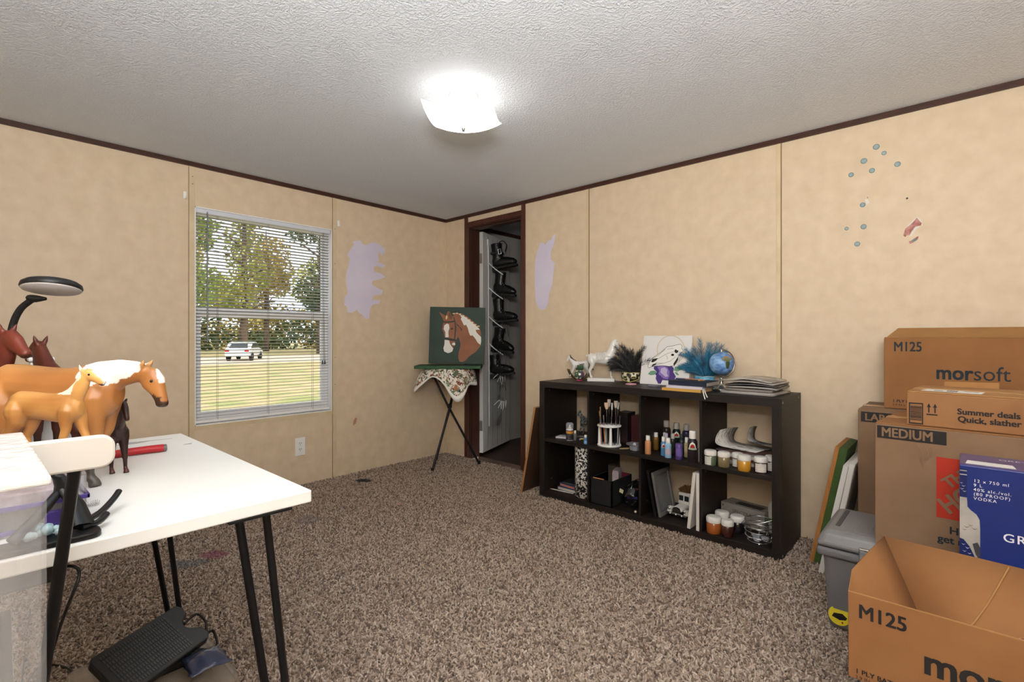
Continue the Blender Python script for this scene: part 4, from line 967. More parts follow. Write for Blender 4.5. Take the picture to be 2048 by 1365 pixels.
for x in divs: sh_(MB().box(x,x+0.013,SYF+0.002,SYB,0.040,SH-0.040),'divider',m_shelfv)
xs = [SX0+0.042,1.776,1.789,2.122,2.135,2.467,2.480,SX1-0.042]
for i in range(4): sh_(MB().box(xs[2*i],xs[2*i+1],SYF+0.002,SYB,0.368,0.390),'middle_shelf')
m_cam = mat('cam_cap','#a8a49d',0.5)
for (y,z) in ((SYF+0.022,SH-0.02),(SYB-0.05,SH-0.02),(SYF+0.022,0.02)):
    MB().tube([(SX1-OX,y-OY,z),(SX1-OX+0.001,y-OY,z)],0.006,10).build('screw_cap',m_cam,shelf)
for x in (SX0+0.042,1.789,2.135,2.480):
    for (y,z) in ((-0.33,0.70),(-0.08,0.70),(-0.33,0.345),(-0.31,0.11)):
        MB().tube([(x-OX,y-OY,z),(x-OX+0.001,y-OY,z)],0.0045,8).build('screw_cap',mat('cam_dim','#6b6761',0.5),shelf)
Z1 = 0.3902; Z0 = 0.0402; ZT = SH+0.0002
m_cap = mat('white_cap','#e6e2dc',0.4)
PB = 'paint bottles on the middle shelf'; PJ = 'paint jars in the shelf unit'
def bottle(x, y, z, r, h, col, label, capc=None, shoulder=True, sticker=None, group=PB, cap=True, band=None):
    b = empty('paint_bottle',(x,y,z),0,label,'bottle',group)
    m = mat('bottle_'+col,col,0.35); ch = h*0.24; bh = h-ch if cap else h
    pr = [(r*0.9,0),(r,r*0.15),(r,bh*0.80),(r*0.97,bh*0.88),(r*0.72,bh*0.96),(r*0.60,bh)] if shoulder else [(r*0.92,0),(r,r*0.1),(r,bh*0.95),(r*0.85,bh)]
    MB().lathe(pr,20).build('body', m, b)
    if cap: MB().lathe([(r*0.68,bh-0.001),(r*0.70,bh+ch*0.1),(r*0.66,bh+ch*0.92),(r*0.58,bh+ch),(0.0001,bh+ch)],18).build('cap', mat('cap_'+capc,capc,0.4) if capc else m_cap, b)
    ang = math.atan2(CAM[1]-y, CAM[0]-x)
    def patch(z0,z1,a0,a1,mm,name,off):
        P = [[((r+off)*math.cos(ang+a0+(a1-a0)*j/8),(r+off)*math.sin(ang+a0+(a1-a0)*j/8),zz) for j in range(9)] for zz in (z0,z1)]
        MB().grid(P).build(name,mm,b)
    if sticker:
        rr = r+0.0006
        def arc(w0, hh0, hh1, mm, nm, off):   # rounded emblem wrapped on the bottle
            P = []
            for i in range(6):
                t = i/5; zz = hh0+(hh1-hh0)*t; w = w0*math.sqrt(max(0.02,1-t*t))
                P.append([((r+off)*math.cos(ang+w*(j/6*2-1)),(r+off)*math.sin(ang+w*(j/6*2-1)),zz) for j in range(7)])
            MB().grid(P).build(nm, mm, b)
        arc(0.75,bh*0.55,bh*0.86,mat('emblem_white','#dfe2d4',0.5),'emblem',0.0008)
        arc(0.70,bh*0.56,bh*0.64,mat('emblem_green','#9fb59a',0.5),'emblem_base',0.0014)
        arc(0.45,bh*0.62,bh*0.78,mat('emblem_red','#a81f24',0.5),'emblem_mark',0.0018)
    if band: patch(*band[:2],-0.95,0.95,mat('band_'+band[2],band[2],0.5),'label_band',0.0007)
    return b
# --- column 3, middle shelf: bottles
bottle(2.159,-0.345,Z1,0.0175,0.104,'#c98f62','peach paint bottle at the left front of the bottles')
bottle(2.143,-0.214,Z1,0.016,0.100,'#7c5a26','golden brown paint bottle behind the peach one')
bottle(2.176,-0.168,Z1,0.014,0.098,'#6d1c1c','dark red paint bottle beside the golden brown one')
bottle(2.242,-0.322,Z1,0.0155,0.105,'#4f86b3','mid blue paint bottle with red emblem', sticker=True)
bottle(2.281,-0.350,Z1,0.0182,0.107,'#8fb9d6','light blue paint bottle in front of the mid blue one', band=(0.02,0.05,'#b5a8b5'))
bottle(2.225,-0.255,Z1,0.0155,0.112,'#3a3540','dark violet bottle with pale cap behind the blue ones', capc='#bfb6c9')
bottle(2.262,-0.250,Z1,0.0155,0.115,'#2b2a26','black paint bottle with pale cap behind light blue', capc='#b0aaa6')
bottle(2.344,-0.351,Z1,0.0190,0.086,'#5b4587','purple paint bottle without its cap', cap=False, shoulder=False, band=(0.02,0.06,'#6d57a0'))
bottle(2.312,-0.245,Z1,0.0165,0.115,'#26302a','dark green paint bottle behind the purple one', capc='#2c332f')
bottle(2.352,-0.270,Z1,0.0145,0.108,'#b9a97c','cream paint bottle with pale cap beside the large dark one', band=(0.03,0.06,'#c9b98b'))
bottle(2.420,-0.357,Z1,0.0250,0.165,'#2a2125','large dark brown paint bottle with red emblem at right front', sticker=True, band=(0.070,0.076,'#d8d2cb'))
bottle(2.148,-0.085,Z1,0.0255,0.156,'#2d1f1e','large dark brown bottle at the back left', capc='#a79f99')
bottle(2.205,-0.070,Z1,0.0235,0.147,'#16211f','large blackish green bottle with emblem at the back', capc='#b1aca4', sticker=True)
bottle(2.262,-0.060,Z1,0.0240,0.143,'#2f2d4b','large indigo bottle at the back right', capc='#b1aca4')
bottle(2.452,-0.330,Z1,0.011,0.10,'#c9c5bf','thin white tube behind the divider edge')
def jar(x, y, z, r, h, col, label, lab=None, lidc=None, side=None, group=PJ):
    b = empty('paint_jar',(x,y,z),0,label,'jar',group)
    gh = h*0.66
    MB().lathe([(r*0.9,0),(r*0.97,r*0.1),(r*0.97,gh*0.94),(r*0.86,gh)],26).build('glass', mat('jar_'+col,col,0.18,coat=0.5), b)
    MB().lathe([(r*0.98,gh),(r,gh+h*0.04),(r,h*0.90),(r*0.88,h*0.985),(r*0.6,h),(0.0001,h)],26).build('lid', m_cap if lidc is None else mat('lid_'+lidc,lidc,0.4), b)
    if lab:
        ang = math.atan2(CAM[1]-y,CAM[0]-x); a0,a1 = side or (-0.9,0.9)
        P = [[((r*0.97+0.0007)*math.cos(ang+a0+(a1-a0)*j/9),(r*0.97+0.0007)*math.sin(ang+a0+(a1-a0)*j/9),zz) for j in range(10)] for zz in (gh*0.1,gh*0.9)]
        MB().grid(P).build('paper_label', mat('jarlabel_'+lab,lab,0.7,color2='#a8a49c',nscale=140,stretch=(0.2,0.2,3),nlow=0.5,nhigh=0.7), b)
    return b
jar(2.511,-0.350,Z1,0.0305,0.077,'#5c6b58','grey green paint jar, first in the middle shelf row',lab='#d5d2c6',side=(-1.1,0.1))
jar(2.576,-0.342,Z1,0.0300,0.077,'#7d7150','olive paint jar, second in the middle shelf row')
jar(2.630,-0.300,Z1,0.0275,0.072,'#5d4636','brown paint jar with white label behind the yellow jar',lab='#d8d2c8',side=(-1.1,-0.1))
jar(2.678,-0.352,Z1,0.0315,0.078,'#c78f2e','mustard yellow paint jar in the middle shelf row')
jar(2.748,-0.330,Z1,0.0310,0.077,'#4d2420','maroon paint jar with white label, right of yellow jar',lab='#ddd8cf')
jar(2.7795,-0.270,Z1,0.0290,0.076,'#55281f','last paint jar, half hidden by the shelf side',lab='#ddd8cf')
# papers piled behind the jars
m_pp = [mat('paper_white','#d9d5cf',0.8,color2='#8f8b88',nscale=25,nlow=0.5,nhigh=0.62,stretch=(1,4,1)), mat('paper_grey','#a9a39e',0.8,color2='#3a3638',nscale=12,nlow=0.5,nhigh=0.6), mat('paper_dark','#2c2a2f',0.7,color2='#6f4a44',nscale=9), mat('paper_cream','#cfc6b6',0.8,color2='#b99d5a',nscale=10,nlow=0.58,nhigh=0.66)]
rq = random.Random(21); pz = Z1
PG = 'magazines and papers behind the jars'
words = ['thick white magazine at the bottom of the paper pile','grey printed leaflet low in the paper pile','dark covered magazine in the paper pile','cream leaflet in the paper pile behind the jars','white envelope in the paper pile behind the yellow jar','grey newspaper in the upper paper pile','dark glossy magazine near the top of pile']
for k in range(7):
    th = (0.014,0.006,0.012,0.006,0.010,0.012,0.006)[k]
    w2, d2 = rq.uniform(0.125,0.145), rq.uniform(0.085,0.10)
    P = [(2.647+sx*w2, -0.165+sy*d2) for sx,sy in ((-1,-1),(1,-1),(1,1),(-1,1))]
    o = MB().prism([(x-2.647,y+0.165) for x,y in P],0,th).build('paper_stack', m_pp[(0,1,2,3,0,1,2)[k]], None, (2.647,-0.165,pz), (0,0,rq.uniform(-0.05,0.05)), bevel=0.001, label=words[k], cat='papers', group=PG)
    pz += th+0.0004
def curled(name, label, pts, y0, y1, m, twist=0.0, th=0.0014):
    s = spline(pts,5); P = [[(p[0]+twist*0, y0, p[2]) for p in s],[(p[0]+twist,(y0+y1)/2,p[2]+0.004) for p in s],[(p[0]+2*twist,y1,p[2]) for p in s]]
    return MB().grid(P).build(name, m, None, solid=th, label=label, cat='papers', group=PG)
curled('curled_magazine','curled newspaper standing up at left of the paper pile',[(2.522,0,0.556),(2.503,0,0.520),(2.500,0,0.486),(2.530,0,0.472),(2.62,0,0.466),(2.70,0,0.462)],-0.245,-0.09,m_pp[0],0.022)
curled('curled_magazine','curled grey booklet with green tab bent upright on the pile',[(2.634,0,0.566),(2.624,0,0.535),(2.624,0,0.500),(2.65,0,0.486),(2.73,0,0.480),(2.785,0,0.496)],-0.120,-0.05,m_pp[1],0.008)
# --- column 1, middle shelf
cn = empty('spray_can',(1.609,-0.332,Z1),0,'small black aerosol can with clear dome cap and orange label','can')
MB().lathe([(0.022,0),(0.0235,0.003),(0.0235,0.066),(0.019,0.074)],22,mis=[1,0,1]).build('body',[mat('can_black','#1e1d20',0.35,color2='#4a4650',nscale=60),m_cap],cn)
MB().lathe([(0.0237,0.044),(0.0237,0.060)],22).build('label_band',mat('can_orange','#c7832c',0.4),cn)
MB().lathe([(0.012,0.074),(0.010,0.084),(0.005,0.086),(0.0045,0.098),(0.0001,0.099)],14).build('nozzle',m_cap,cn)
MB().lathe([(0.0225,0.072),(0.0245,0.076),(0.0240,0.105),(0.016,0.113),(0.0001,0.1135)],22).build('dome_cap',mat('clear_dome','#c9ced4',0.1,alpha=0.35),cn)
bottle(1.637,-0.312,Z1,0.011,0.062,'#6c6a68','slim grey tube beside the aerosol can',group='small bottles in the left cube')
bottle(1.751,-0.362,Z1,0.0125,0.056,'#4d79b0','tiny blue and white bottle against the first divider',band=(0.005,0.022,'#8ab3d6'),group='small bottles in the left cube')
MB().prism([(-0.08,-0.05),(0.09,-0.045),(0.085,0.05),(-0.075,0.045)],0,0.010).build('booklet',mat('photo_cover','#c9c6cb',0.5,color2='#232228',nscale=22,nlow=0.5,nhigh=0.55),None,(1.565,-0.270,Z1),(0,0,0.25),bevel=0.001,label='printed black and white booklet under the aerosol can',cat='booklet')
for k in range(5):
    m_ = mat('tube_%d'%(k%3),('#c79a33','#d8d4cc','#2a2a2c')[k%3],0.4)
    MB().tube([(-0.045,0,0.0065),(0.03,0,0.0065),(0.05,0,0.005)],[(0.0065,0.0065),(0.0065,0.0065),(0.0035,0.0035)],8).build('paint_tube',m_,None,(1.700+0.004*k,-0.255+0.019*k,Z1),(0,0,0.5+0.02*k),label=('yellow paint tube nearest the front of the tube row','white paint tube behind the first yellow one','black paint tube in the middle of the row','second yellow paint tube in the row','white paint tube at the back of the row')[k],cat='tube',group='paint tubes in the left cube')
def paint_zebra(v):
    return lin('#26292b') if math.sin(v[0]*42+nz(v,6)*4+v[2]*14) > 0.1 else lin('#8f9594')
zb = empty('horse_figurine',(1.605,-0.135,Z1+0.003),PI-0.30,'black and silver speckled horse figurine at back of cube','figurine')
zme = remesh(horse_body(NECK_UP,HEAD_UP,std_legs(fl=(0.08,0.03,0)),tail=[(-0.57,0,0.9,0.05),(-0.7,0,0.75,0.07),(-0.72,0,0.35,0.05)]),'zebra',0.022,2,paint_zebra); zme.materials.append(m_paint_gloss)
zo = link('body',zme,zb); zo.scale = (0.12,)*3
# --- column 2, middle shelf: brush holder
bhx,bhy = 1.878,-0.296
bh = empty('brush_holder',(bhx,bhy,Z1),0,'round white plastic brush stand on the middle shelf','holder')
MB().lathe([(0.0001,0),(0.071,0),(0.073,0.003),(0.071,0.008),(0.0001,0.008)],36).build('base_ring',m_whitep,bh)
MB().lathe([(0.0001,0.117),(0.071,0.117),(0.0735,0.121),(0.071,0.126),(0.0001,0.126)],36).build('top_ring',m_whitep,bh)
for a in (0.9,2.4,3.9,5.4):
    MB().tube([(0.060*math.cos(a),0.060*math.sin(a),0.007),(0.060*math.cos(a),0.060*math.sin(a),0.118)],[0.010,0.007],10).build('post',m_whitep,bh)
BRG = 'brushes standing in the white holder'
brs = [(-0.050,-0.020,0.215,'#b5763e','#8f6a4a',0.005,'slim pale wood brush at left'),(-0.042,0.012,0.235,'#2a4f8c','#a07f55',0.004,'blue handled brush at left'),(-0.032,-0.030,0.190,'#c08a4e','#7a6a62',0.004,'short wood brush at left front'),
 (-0.012,0.004,0.262,'#1a1a1c','#d9b9a2',0.017,'fan shaped blush brush with pink bristles'),(0.004,0.030,0.278,'#1a1a1c','#d8cfc5',0.012,'tallest white bristle brush at back'),(0.012,-0.012,0.262,'#1a1a1c','#c9c9cb',0.007,'slim silver ferrule brush in the middle'),
 (0.034,0.006,0.272,'#1a1a1c','#d6c4b0',0.014,'round powder brush at right'),(0.047,0.018,0.262,'#1a1a1c','#b9b9bd',0.009,'flat angled brush at far right'),(0.005,-0.040,0.185,'#23232a','#3a3034',0.006,'short black brush at the front'),(0.028,-0.034,0.188,'#1a1a1c','#33292b',0.006,'short dark brush at front right'),(0.050,-0.020,0.186,'#1a1a1c','#3a2f31',0.006,'short dark brush at the right rim')]
for k,(dx,dy,hh,hc_,bc,br_,words_) in enumerate(brs):
    p = U*dx+V*dy
    b = empty('brush',(bhx+p.x,bhy+p.y,Z1+0.0085),0,words_+' of the holder','brush',BRG)
    lean_ = Vector((U.x*dx*0.25,U.y*dx*0.25,0)); top = Vector((0,0,hh-0.01))+lean_
    def at(t): return top*t
    MB().tube([at(0.0),at(0.30),at(0.66)],[0.0022,0.0032,0.0036],7).build('handle',mat('handle_'+hc_,hc_,0.4),b)
    MB().tube([at(0.66),at(0.84)],[0.0036,min(br_*0.55,0.006)],8).build('ferrule',m_chrome,b)
    MB().tube([at(0.83),at(0.92),at(1.0)],[(min(br_*0.55,0.006),0.005),(br_*0.85,br_*0.5),(br_*0.9,br_*0.35)],9,up=(V.x,V.y,0)).build('bristles',mat('bristle_'+bc,bc,0.8),b)
# boxes and bottles behind
def carton(x,y,z,w,d,h,m,label,rz=0,cat='box',group=None):
    o = empty('small_box',(x,y,z),rz,label,cat,group)
    MB().box(-w/2,w/2,-d/2,d/2,0,h*0.86).build('body',m,o,bevel=0.001); MB().box(-w/2-0.0005,w/2+0.0005,-d/2-0.0005,d/2+0.0005,h*0.86,h).build('lid',m,o,bevel=0.001); return o
carton(1.885,-0.105,Z1,0.075,0.10,0.185,mat('box_black','#141315',0.4,color2='#3a2226',nscale=9),'black cosmetics box behind the brush stand')
carton(1.972,-0.090,Z1,0.060,0.10,0.170,mat('box_maroon','#4a2023',0.45),'maroon box behind the brush stand')
carton(2.040,-0.135,Z1,0.050,0.05,0.135,mat('box_grey','#77756f',0.6,color2='#5c5a55',nscale=60,stretch=(1,1,8)),'grey printed box between maroon box and divider')
gb = empty('brush_jar',(2.085,-0.215,Z1),0,'clear beaker of makeup brushes with white lidded tube','jar')
MB().lathe([(0.027,0),(0.030,0.005),(0.030,0.085)],22).build('beaker',mat('beaker_dark','#3f4148',0.1,alpha=0.6),gb)
for k in range(6):
    a = k*1.05; MB().tube([(0.012*math.cos(a),0.012*math.sin(a),0.01),(0.020*math.cos(a),0.020*math.sin(a),0.12+0.01*(k%3))],[0.003,0.0045],7).build('brush_handle',(m_chrome,mat('brass_brown','#7a4a2c',0.3,0.6),m_black)[k%3],gb)
MB().lathe([(0.018,0.128),(0.020,0.131),(0.020,0.178),(0.0001,0.180)],18).build('white_lid',m_cap,gb)
ct = empty('clear_tray',(2.062,-0.312,Z1),0,'faceted clear acrylic tray full of small cosmetics','tray')
MB().lathe([(0.026,0),(0.030,0.003),(0.036,0.030),(0.052,0.034),(0.056,0.038)],8,sm=False).build('bowl',mat('acrylic_clear','#cfd3dc',0.06,alpha=0.45,coat=1.0),ct)
for k in range(4): MB().sphere((0.016*math.cos(k*1.7),0.016*math.sin(k*1.7),0.024+0.004*k),0.013,10,7).build('trinket',mat('trinket_%d'%k,('#9a93a8','#d6d2d8','#5a5566','#b8b0b4')[k],0.25,0.3),ct)
for k in range(2):
    MB().tube([(0,0,0.005),(0.05,0.02,0.005)],[0.005,0.005],8).build('lipstick',[mat('gold_tube','#b9a57a',0.3,0.7)],None,(1.985+0.012*k,-0.352+0.020*k-0.006,Z1),(0,0,0.4+0.15*k),label=('gold and red lipstick nearest the shelf edge','gold and red lipstick behind the first one')[k],cat='lipstick',group='lipsticks beside the tray')
    bpy.context.view_layer.objects.active = None
# --- bottom row, column 1
m_marble = mat('marbled_print','#0f0f10',0.5)
nt = m_marble.node_tree; tc = nt.nodes.new('ShaderNodeTexCoord'); n = nt.nodes.new('ShaderNodeTexNoise'); n.inputs['Scale'].default_value = 85; n.inputs['Detail'].default_value = 1.5
rp = nt.nodes.new('ShaderNodeValToRGB'); rp.color_ramp.elements[0].position = 0.48; rp.color_ramp.elements[1].position = 0.52; rp.color_ramp.elements[0].color = (*lin('#0f0f10'),1); rp.color_ramp.elements[1].color = (*lin('#dedad3'),1)
nt.links.new(tc.outputs['Object'],n.inputs['Vector']); nt.links.new(n.outputs['Fac'],rp.inputs[0]); nt.links.new(rp.outputs[0],nt.nodes['Principled BSDF'].inputs['Base Color'])
cy = empty('marbled_canister',(1.703,-0.290,Z0),0,'tall black and white marbled cylinder in the lower left cube','canister')
MB().lathe([(0.060,0),(0.068,0.006),(0.068,0.308),(0.064,0.314),(0.0001,0.315)],36).build('body',m_marble,cy)
MB().lathe([(0.0685,0.285),(0.0692,0.288),(0.0692,0.312),(0.066,0.3165),(0.0001,0.317)],36).build('lid',m_marble,cy)
def book(x,y,z,w,d,h,cov,page,label,rz=0,group=None,cat='book'):
    b = empty('book',(x,y,z),rz,label,cat,group); t = min(0.0025,h*0.2)
    mc = mat('cover_'+cov,cov,0.5); 
    MB().box(-w/2,w/2,-d/2,d/2,0,t).build('cover',mc,b); MB().box(-w/2,w/2,-d/2,d/2,h-t,h).build('cover',mc,b)
    MB().box(-w/2,w/2,d/2-t,d/2,t,h-t).build('spine',mc,b)
    MB().box(-w/2+0.003,w/2-0.003,-d/2+0.003,d/2-t,t,h-t).build('pages',mat('pages_'+page,page,0.8,color2='#8b857c',nscale=200,stretch=(0.02,0.02,4),nlow=0.45,nhigh=0.75),b); return b
book(1.555,-0.205,Z0,0.145,0.18,0.022,'#3a3f52','#cfcac0','thick pale paged book at the bottom of the lower left cube',-0.03)
book(1.560,-0.200,Z0+0.0222,0.13,0.17,0.020,'#394464','#c4756c','blue book with pink page edges on top of pale book',-0.12)
book(1.565,-0.195,Z0+0.0424,0.12,0.16,0.012,'#1e1f24','#4a4845','thin black book on the blue book',0.05)
bp2 = empty('paint_brush',(1.445,-0.322,Z0),0.0,'white handled paint brush lying in the lower left cube','brush')
MB().tube([(0.01,0,0.004),(0.10,0.006,0.004),(0.175,0.012,0.004)],[0.0025,0.0035,0.0025],8).build('handle',m_cap,bp2)
MB().tube([(0.01,0,0.004),(0.0,-0.001,0.0035),(-0.008,-0.002,0.003)],[0.0030,0.0035,0.0008],8).build('bristles',mat('bristle_orange','#9c5a34',0.7),bp2)
# --- bottom row, column 2: fabric bin and bag
fb = empty('fabric_bin',(1.868,-0.255,Z0),0,'black fabric cube bin with crimson lining','bin')
m_bin = mat('bin_black','#17171a',0.8); m_lin = mat('bin_red','#701430',0.8)
bw,bd_,bhh = 0.150,0.235,0.155
for (a,b,c,d) in ((-bw/2,bw/2,-bd_/2,-bd_/2+0.004),(-bw/2,bw/2,bd_/2-0.004,bd_/2),(-bw/2,-bw/2+0.004,-bd_/2,bd_/2),(bw/2-0.004,bw/2,-bd_/2,bd_/2)):
    MB().box(a,b,c,d,0,bhh).build('side',m_bin,fb)
    MB().box(a+(0.004 if a<=-bw/2+0.001 and b<0 else 0)-(0.0 if True else 0),b,c,d,0.004,bhh-0.002).build('lining',m_lin,fb,loc=(0.0045 if b<0 else (-0.0045 if a>0 else 0), 0.0045 if d<0 else (-0.0045 if c>0 else 0), 0)) if (b<0 or a>0 or d<0 or c>0) else None
MB().box(-bw/2,bw/2,-bd_/2,bd_/2,0,0.004).build('floor_panel',m_bin,fb)
bx_ = empty('tissue_packet',(1.885,-0.215,Z0+0.0045),0.3,'pale mauve packet poking out of the fabric bin','packet')
MB().box(-0.02,0.02,-0.05,0.05,0,0.180).build('packet_body',mat('pale_mauve','#a79aa2',0.6),bx_,bevel=0.006); MB().box(-0.018,0.018,-0.048,0.048,0.179,0.187).build('packet_top',mat('pale_mauve','#a79aa2',0.6),bx_,bevel=0.003)
carton(1.835,-0.165,Z0+0.0045,0.05,0.06,0.195,mat('box_taupe','#4b4038',0.6),'taupe box standing at the back of the fabric bin')
MB().tube([(-0.055,0,0),(0.02,0,0)],0.0028,7).build('pencil',mat('pencil_orange','#c78a4f',0.5),None,(1.868,-0.3715,Z0+0.1575),(0,0,0.0),label='short orange pencil resting on the bin rim',cat='pencil')
bgm = MB()
bgm.tube([(0,-0.09,0.055),(0,-0.05,0.075),(0,0.0,0.082),(0,0.06,0.075),(0,0.10,0.055)],[(0.045,0.045),(0.066,0.066),(0.070,0.074),(0.066,0.066),(0.04,0.04)],14,up=(0,0,1))
def bagpaint(v):
    t = nz((v[0],v[1],v[2]),40); c = lin('#0f0f11')
    if t > 0.28: c = lin('#3a3b3e')
    if nz(v,25,8) > 0.42: c = lin('#5c3520')
    if nz(v,25,15) > 0.45: c = lin('#2b2850')
    return c
bme = remesh(bgm,'bag',0.008,2,bagpaint); bme.materials.append(mat_vcol('bag_vinyl',0.18,0.8))
bag = empty('cosmetic_bag',(2.035,-0.245,Z0),0.08,'shiny black cosmetic bag beside the fabric bin','bag'); link('body',bme,bag)
MB().tube(spline([(0.0,-0.095,0.10),(0.0,-0.05,0.148),(0.0,0.02,0.158),(0.0,0.09,0.12)],5),0.004,6).build('zip',m_chrome,bag)
tag_ = MB().box(-0.012,0.012,-0.001,0.001,-0.012,0.012).build('paper_tag',mat('tag_cream','#c9c7a4',0.7),bag,loc=(-0.052,-0.098,0.105),rot=(0.2,0.3,0))
MB().sphere((2.085,-0.352,Z0+0.0075),0.0075,10,8).build('bead',mat('pearl','#cfc2ad',0.25),label='small pearl bead on the shelf below the bag',cat='bead')
# --- bottom row, column 3: frames, toy car, canvases
fr = empty('picture_frame',(2.186,-0.330,Z0),0,'grey glazed picture frame leaning in the lower cube','frame')
Mf = Matrix.Rotation(math.radians(-11),4,'Y')
def fbx(par,x0,x1,y0,y1,z0,z1,n,m): MB().box(x0,x1,y0,y1,z0,z1,0,par[1]).build(n,m,par[0],bevel=0.001)
for (o_,xo,m1,hh) in ((fr,0.030,mat('frame_grey','#6e6b69',0.4),0.245),):
    g_ = (o_,Matrix.Translation((xo,0,0)) @ Mf)
    fbx(g_,0,0.014,0,0.20,0,0.02,'frame_rail',m1); fbx(g_,0,0.014,0,0.20,hh-0.02,hh,'frame_rail',m1); fbx(g_,0,0.014,0,0.022,0.02,hh-0.02,'frame_stile',m1); fbx(g_,0,0.014,0.178,0.20,0.02,hh-0.02,'frame_stile',m1)
    fbx(g_,0.002,0.006,0.022,0.178,0.02,hh-0.02,'picture',mat('brown_print','#4f3a2a',0.3,color2='#2c2a29',nscale=14)); fbx(g_,0.007,0.008,0.022,0.178,0.02,hh-0.02,'glass',mat('frame_glass','#cfd5d8',0.05,alpha=0.18,coat=1.0))
fr2 = empty('picture_frame',(2.186,-0.335,Z0),0,'thin black picture frame behind the grey one','frame')
g_ = (fr2,Matrix.Translation((0.005,0,0)) @ Mf); m1 = mat('frame_black','#1c1b1b',0.4)
fbx(g_,0,0.013,0,0.21,0,0.015,'frame_rail',m1); fbx(g_,0,0.013,0,0.21,0.240,0.255,'frame_rail',m1); fbx(g_,0,0.013,0,0.015,0.015,0.24,'frame_stile',m1); fbx(g_,0,0.013,0.195,0.21,0.015,0.24,'frame_stile',m1); fbx(g_,0.003,0.006,0.015,0.195,0.015,0.24,'backing',m1)
# toy car, local +x = front
tcx = empty('toy_car',(2.306,-0.185,Z0),-PI/2-0.10,'white vintage toy car with chrome grille between frames and canvases','toy')
m_tw = mat('toy_white','#dcd8d2',0.3,coat=0.4)
MB().prism([(-0.075,0.035),(-0.080,0.060),(0.010,0.064),(0.085,0.058),(0.092,0.035)],-0.030,0.030,'y').build('hood',m_tw,tcx,bevel=0.012,seg=3)
MB().prism([(-0.080,0.055),(-0.082,0.118),(-0.070,0.124),(0.000,0.124),(0.008,0.112),(0.016,0.060)],-0.036,0.036,'y').build('cabin',m_tw,tcx,bevel=0.006,seg=3)
for s in (-1,1):
    MB().box(0.0105,0.0145,s*0.0165-0.012,s*0.0165+0.012,0.080,0.108).build('windscreen',mat('toy_glass','#23272a',0.1),tcx)
    MB().prism([(x,z) for x,z in [(0.030,0.022),(0.034,0.040),(0.052,0.050),(0.075,0.046),(0.088,0.030),(0.086,0.022)]],s*0.050-0.012,s*0.050+0.012,'y').build('fender',m_tw,tcx,bevel=0.006,seg=3)
    MB().prism([(x,z) for x,z in [(-0.085,0.022),(-0.080,0.042),(-0.062,0.052),(-0.042,0.044),(-0.032,0.022)]],s*0.046-0.012,s*0.046+0.012,'y').build('fender',m_tw,tcx,bevel=0.006,seg=3)
    hl = MB().sphere((0.082,s*0.046,0.046),0.012,14,10).build('headlamp',m_tw,tcx); MB().sphere((0.0885,s*0.046,0.046),0.0085,12,8).build('lens',m_chrome,hl)
    for x in (0.058,-0.060):
        MB().lathe([(0.0001,-0.007),(0.022,-0.007),(0.022,0.007),(0.010,0.008),(0.0001,0.008)],18,M=Matrix.Translation((x,s*0.046,0.0222)) @ Matrix.Rotation(PI/2,4,'X')).build('wheel',m_black,tcx)
gr = MB().prism([(y,z) for y,z in [(-0.024,0.026),(-0.024,0.046),(-0.018,0.058),(0,0.063),(0.018,0.058),(0.024,0.046),(0.024,0.026)]],0.0915,0.094,'x').build('grille',mat('grille_dark','#2b2c2e',0.3,0.6),tcx)
for k in range(11): MB().box(0.0935,0.0955,-0.021+k*0.0042-0.0008,-0.021+k*0.0042+0.0008,0.027,0.058-abs(k-5)*0.0016).build('grille_bar',m_chrome,gr)
bu = MB().box(0.094,0.100,-0.060,0.060,0.018,0.029).build('bumper',m_chrome,tcx,bevel=0.002)
for y in (-0.035,0,0.035): MB().sphere((0.101,y,0.0235),0.004,8,6).build('bumper_stud',m_whitep,bu)
CV = 'blank canvases beside the toy car'
def canvas(name,x,y,z,w,d,h,rx,label,group=None,mface=None,rot=(0,0,0)):
    o = empty(name,(x,y,z),0,label,'canvas',group); o.rotation_euler = rot
    MB().box(0,w,0,d,0,h).build('stretcher',mat('canvas_white','#d8d2ca',0.7),o,bevel=0.002); MB().box(-0.0008,0,0.002,d-0.002,0.002,h-0.002).build('canvas_face',mface or mat('canvas_white','#d8d2ca',0.7),o); return o
canvas('blank_canvas',2.400,-0.382,Z0+0.002,0.017,0.25,0.300,0,'white blank canvas tilted beside the toy car',CV,rot=(0,math.radians(6),0))
canvas('blank_canvas',2.449,-0.382,Z0,0.0165,0.25,0.300,0,'white blank canvas upright against the third divider',CV)
# furry brown item on the toy car roof region
wg = MB(); rq = random.Random(8)
for k in range(260):
    a = rq.uniform(0,6.28); t = rq.uniform(0.1,1); p = Vector((0.045*math.cos(a)*t,0.030*math.sin(a)*t,0.012*(1-t)))
    d = Vector((math.cos(a)*0.012,math.sin(a)*0.012,0.020*(1.2-t)+0.006)); wg.tube([p,p+d*0.6,p+d],[0.0022,0.0018,0.0004],4)
wg.add([(-0.045,-0.03,0),(0.045,-0.03,0),(0.045,0.03,0),(-0.045,0.03,0)],[(0,1,2,3)])
wgo = wg.build('fur_tuft',mat('golden_fur','#8a6630',0.8,color2='#5a4020',nscale=60),None,(2.312,-0.160,Z0+0.1253),label='shaggy golden brown hair piece on the toy car roof',cat='hair piece')
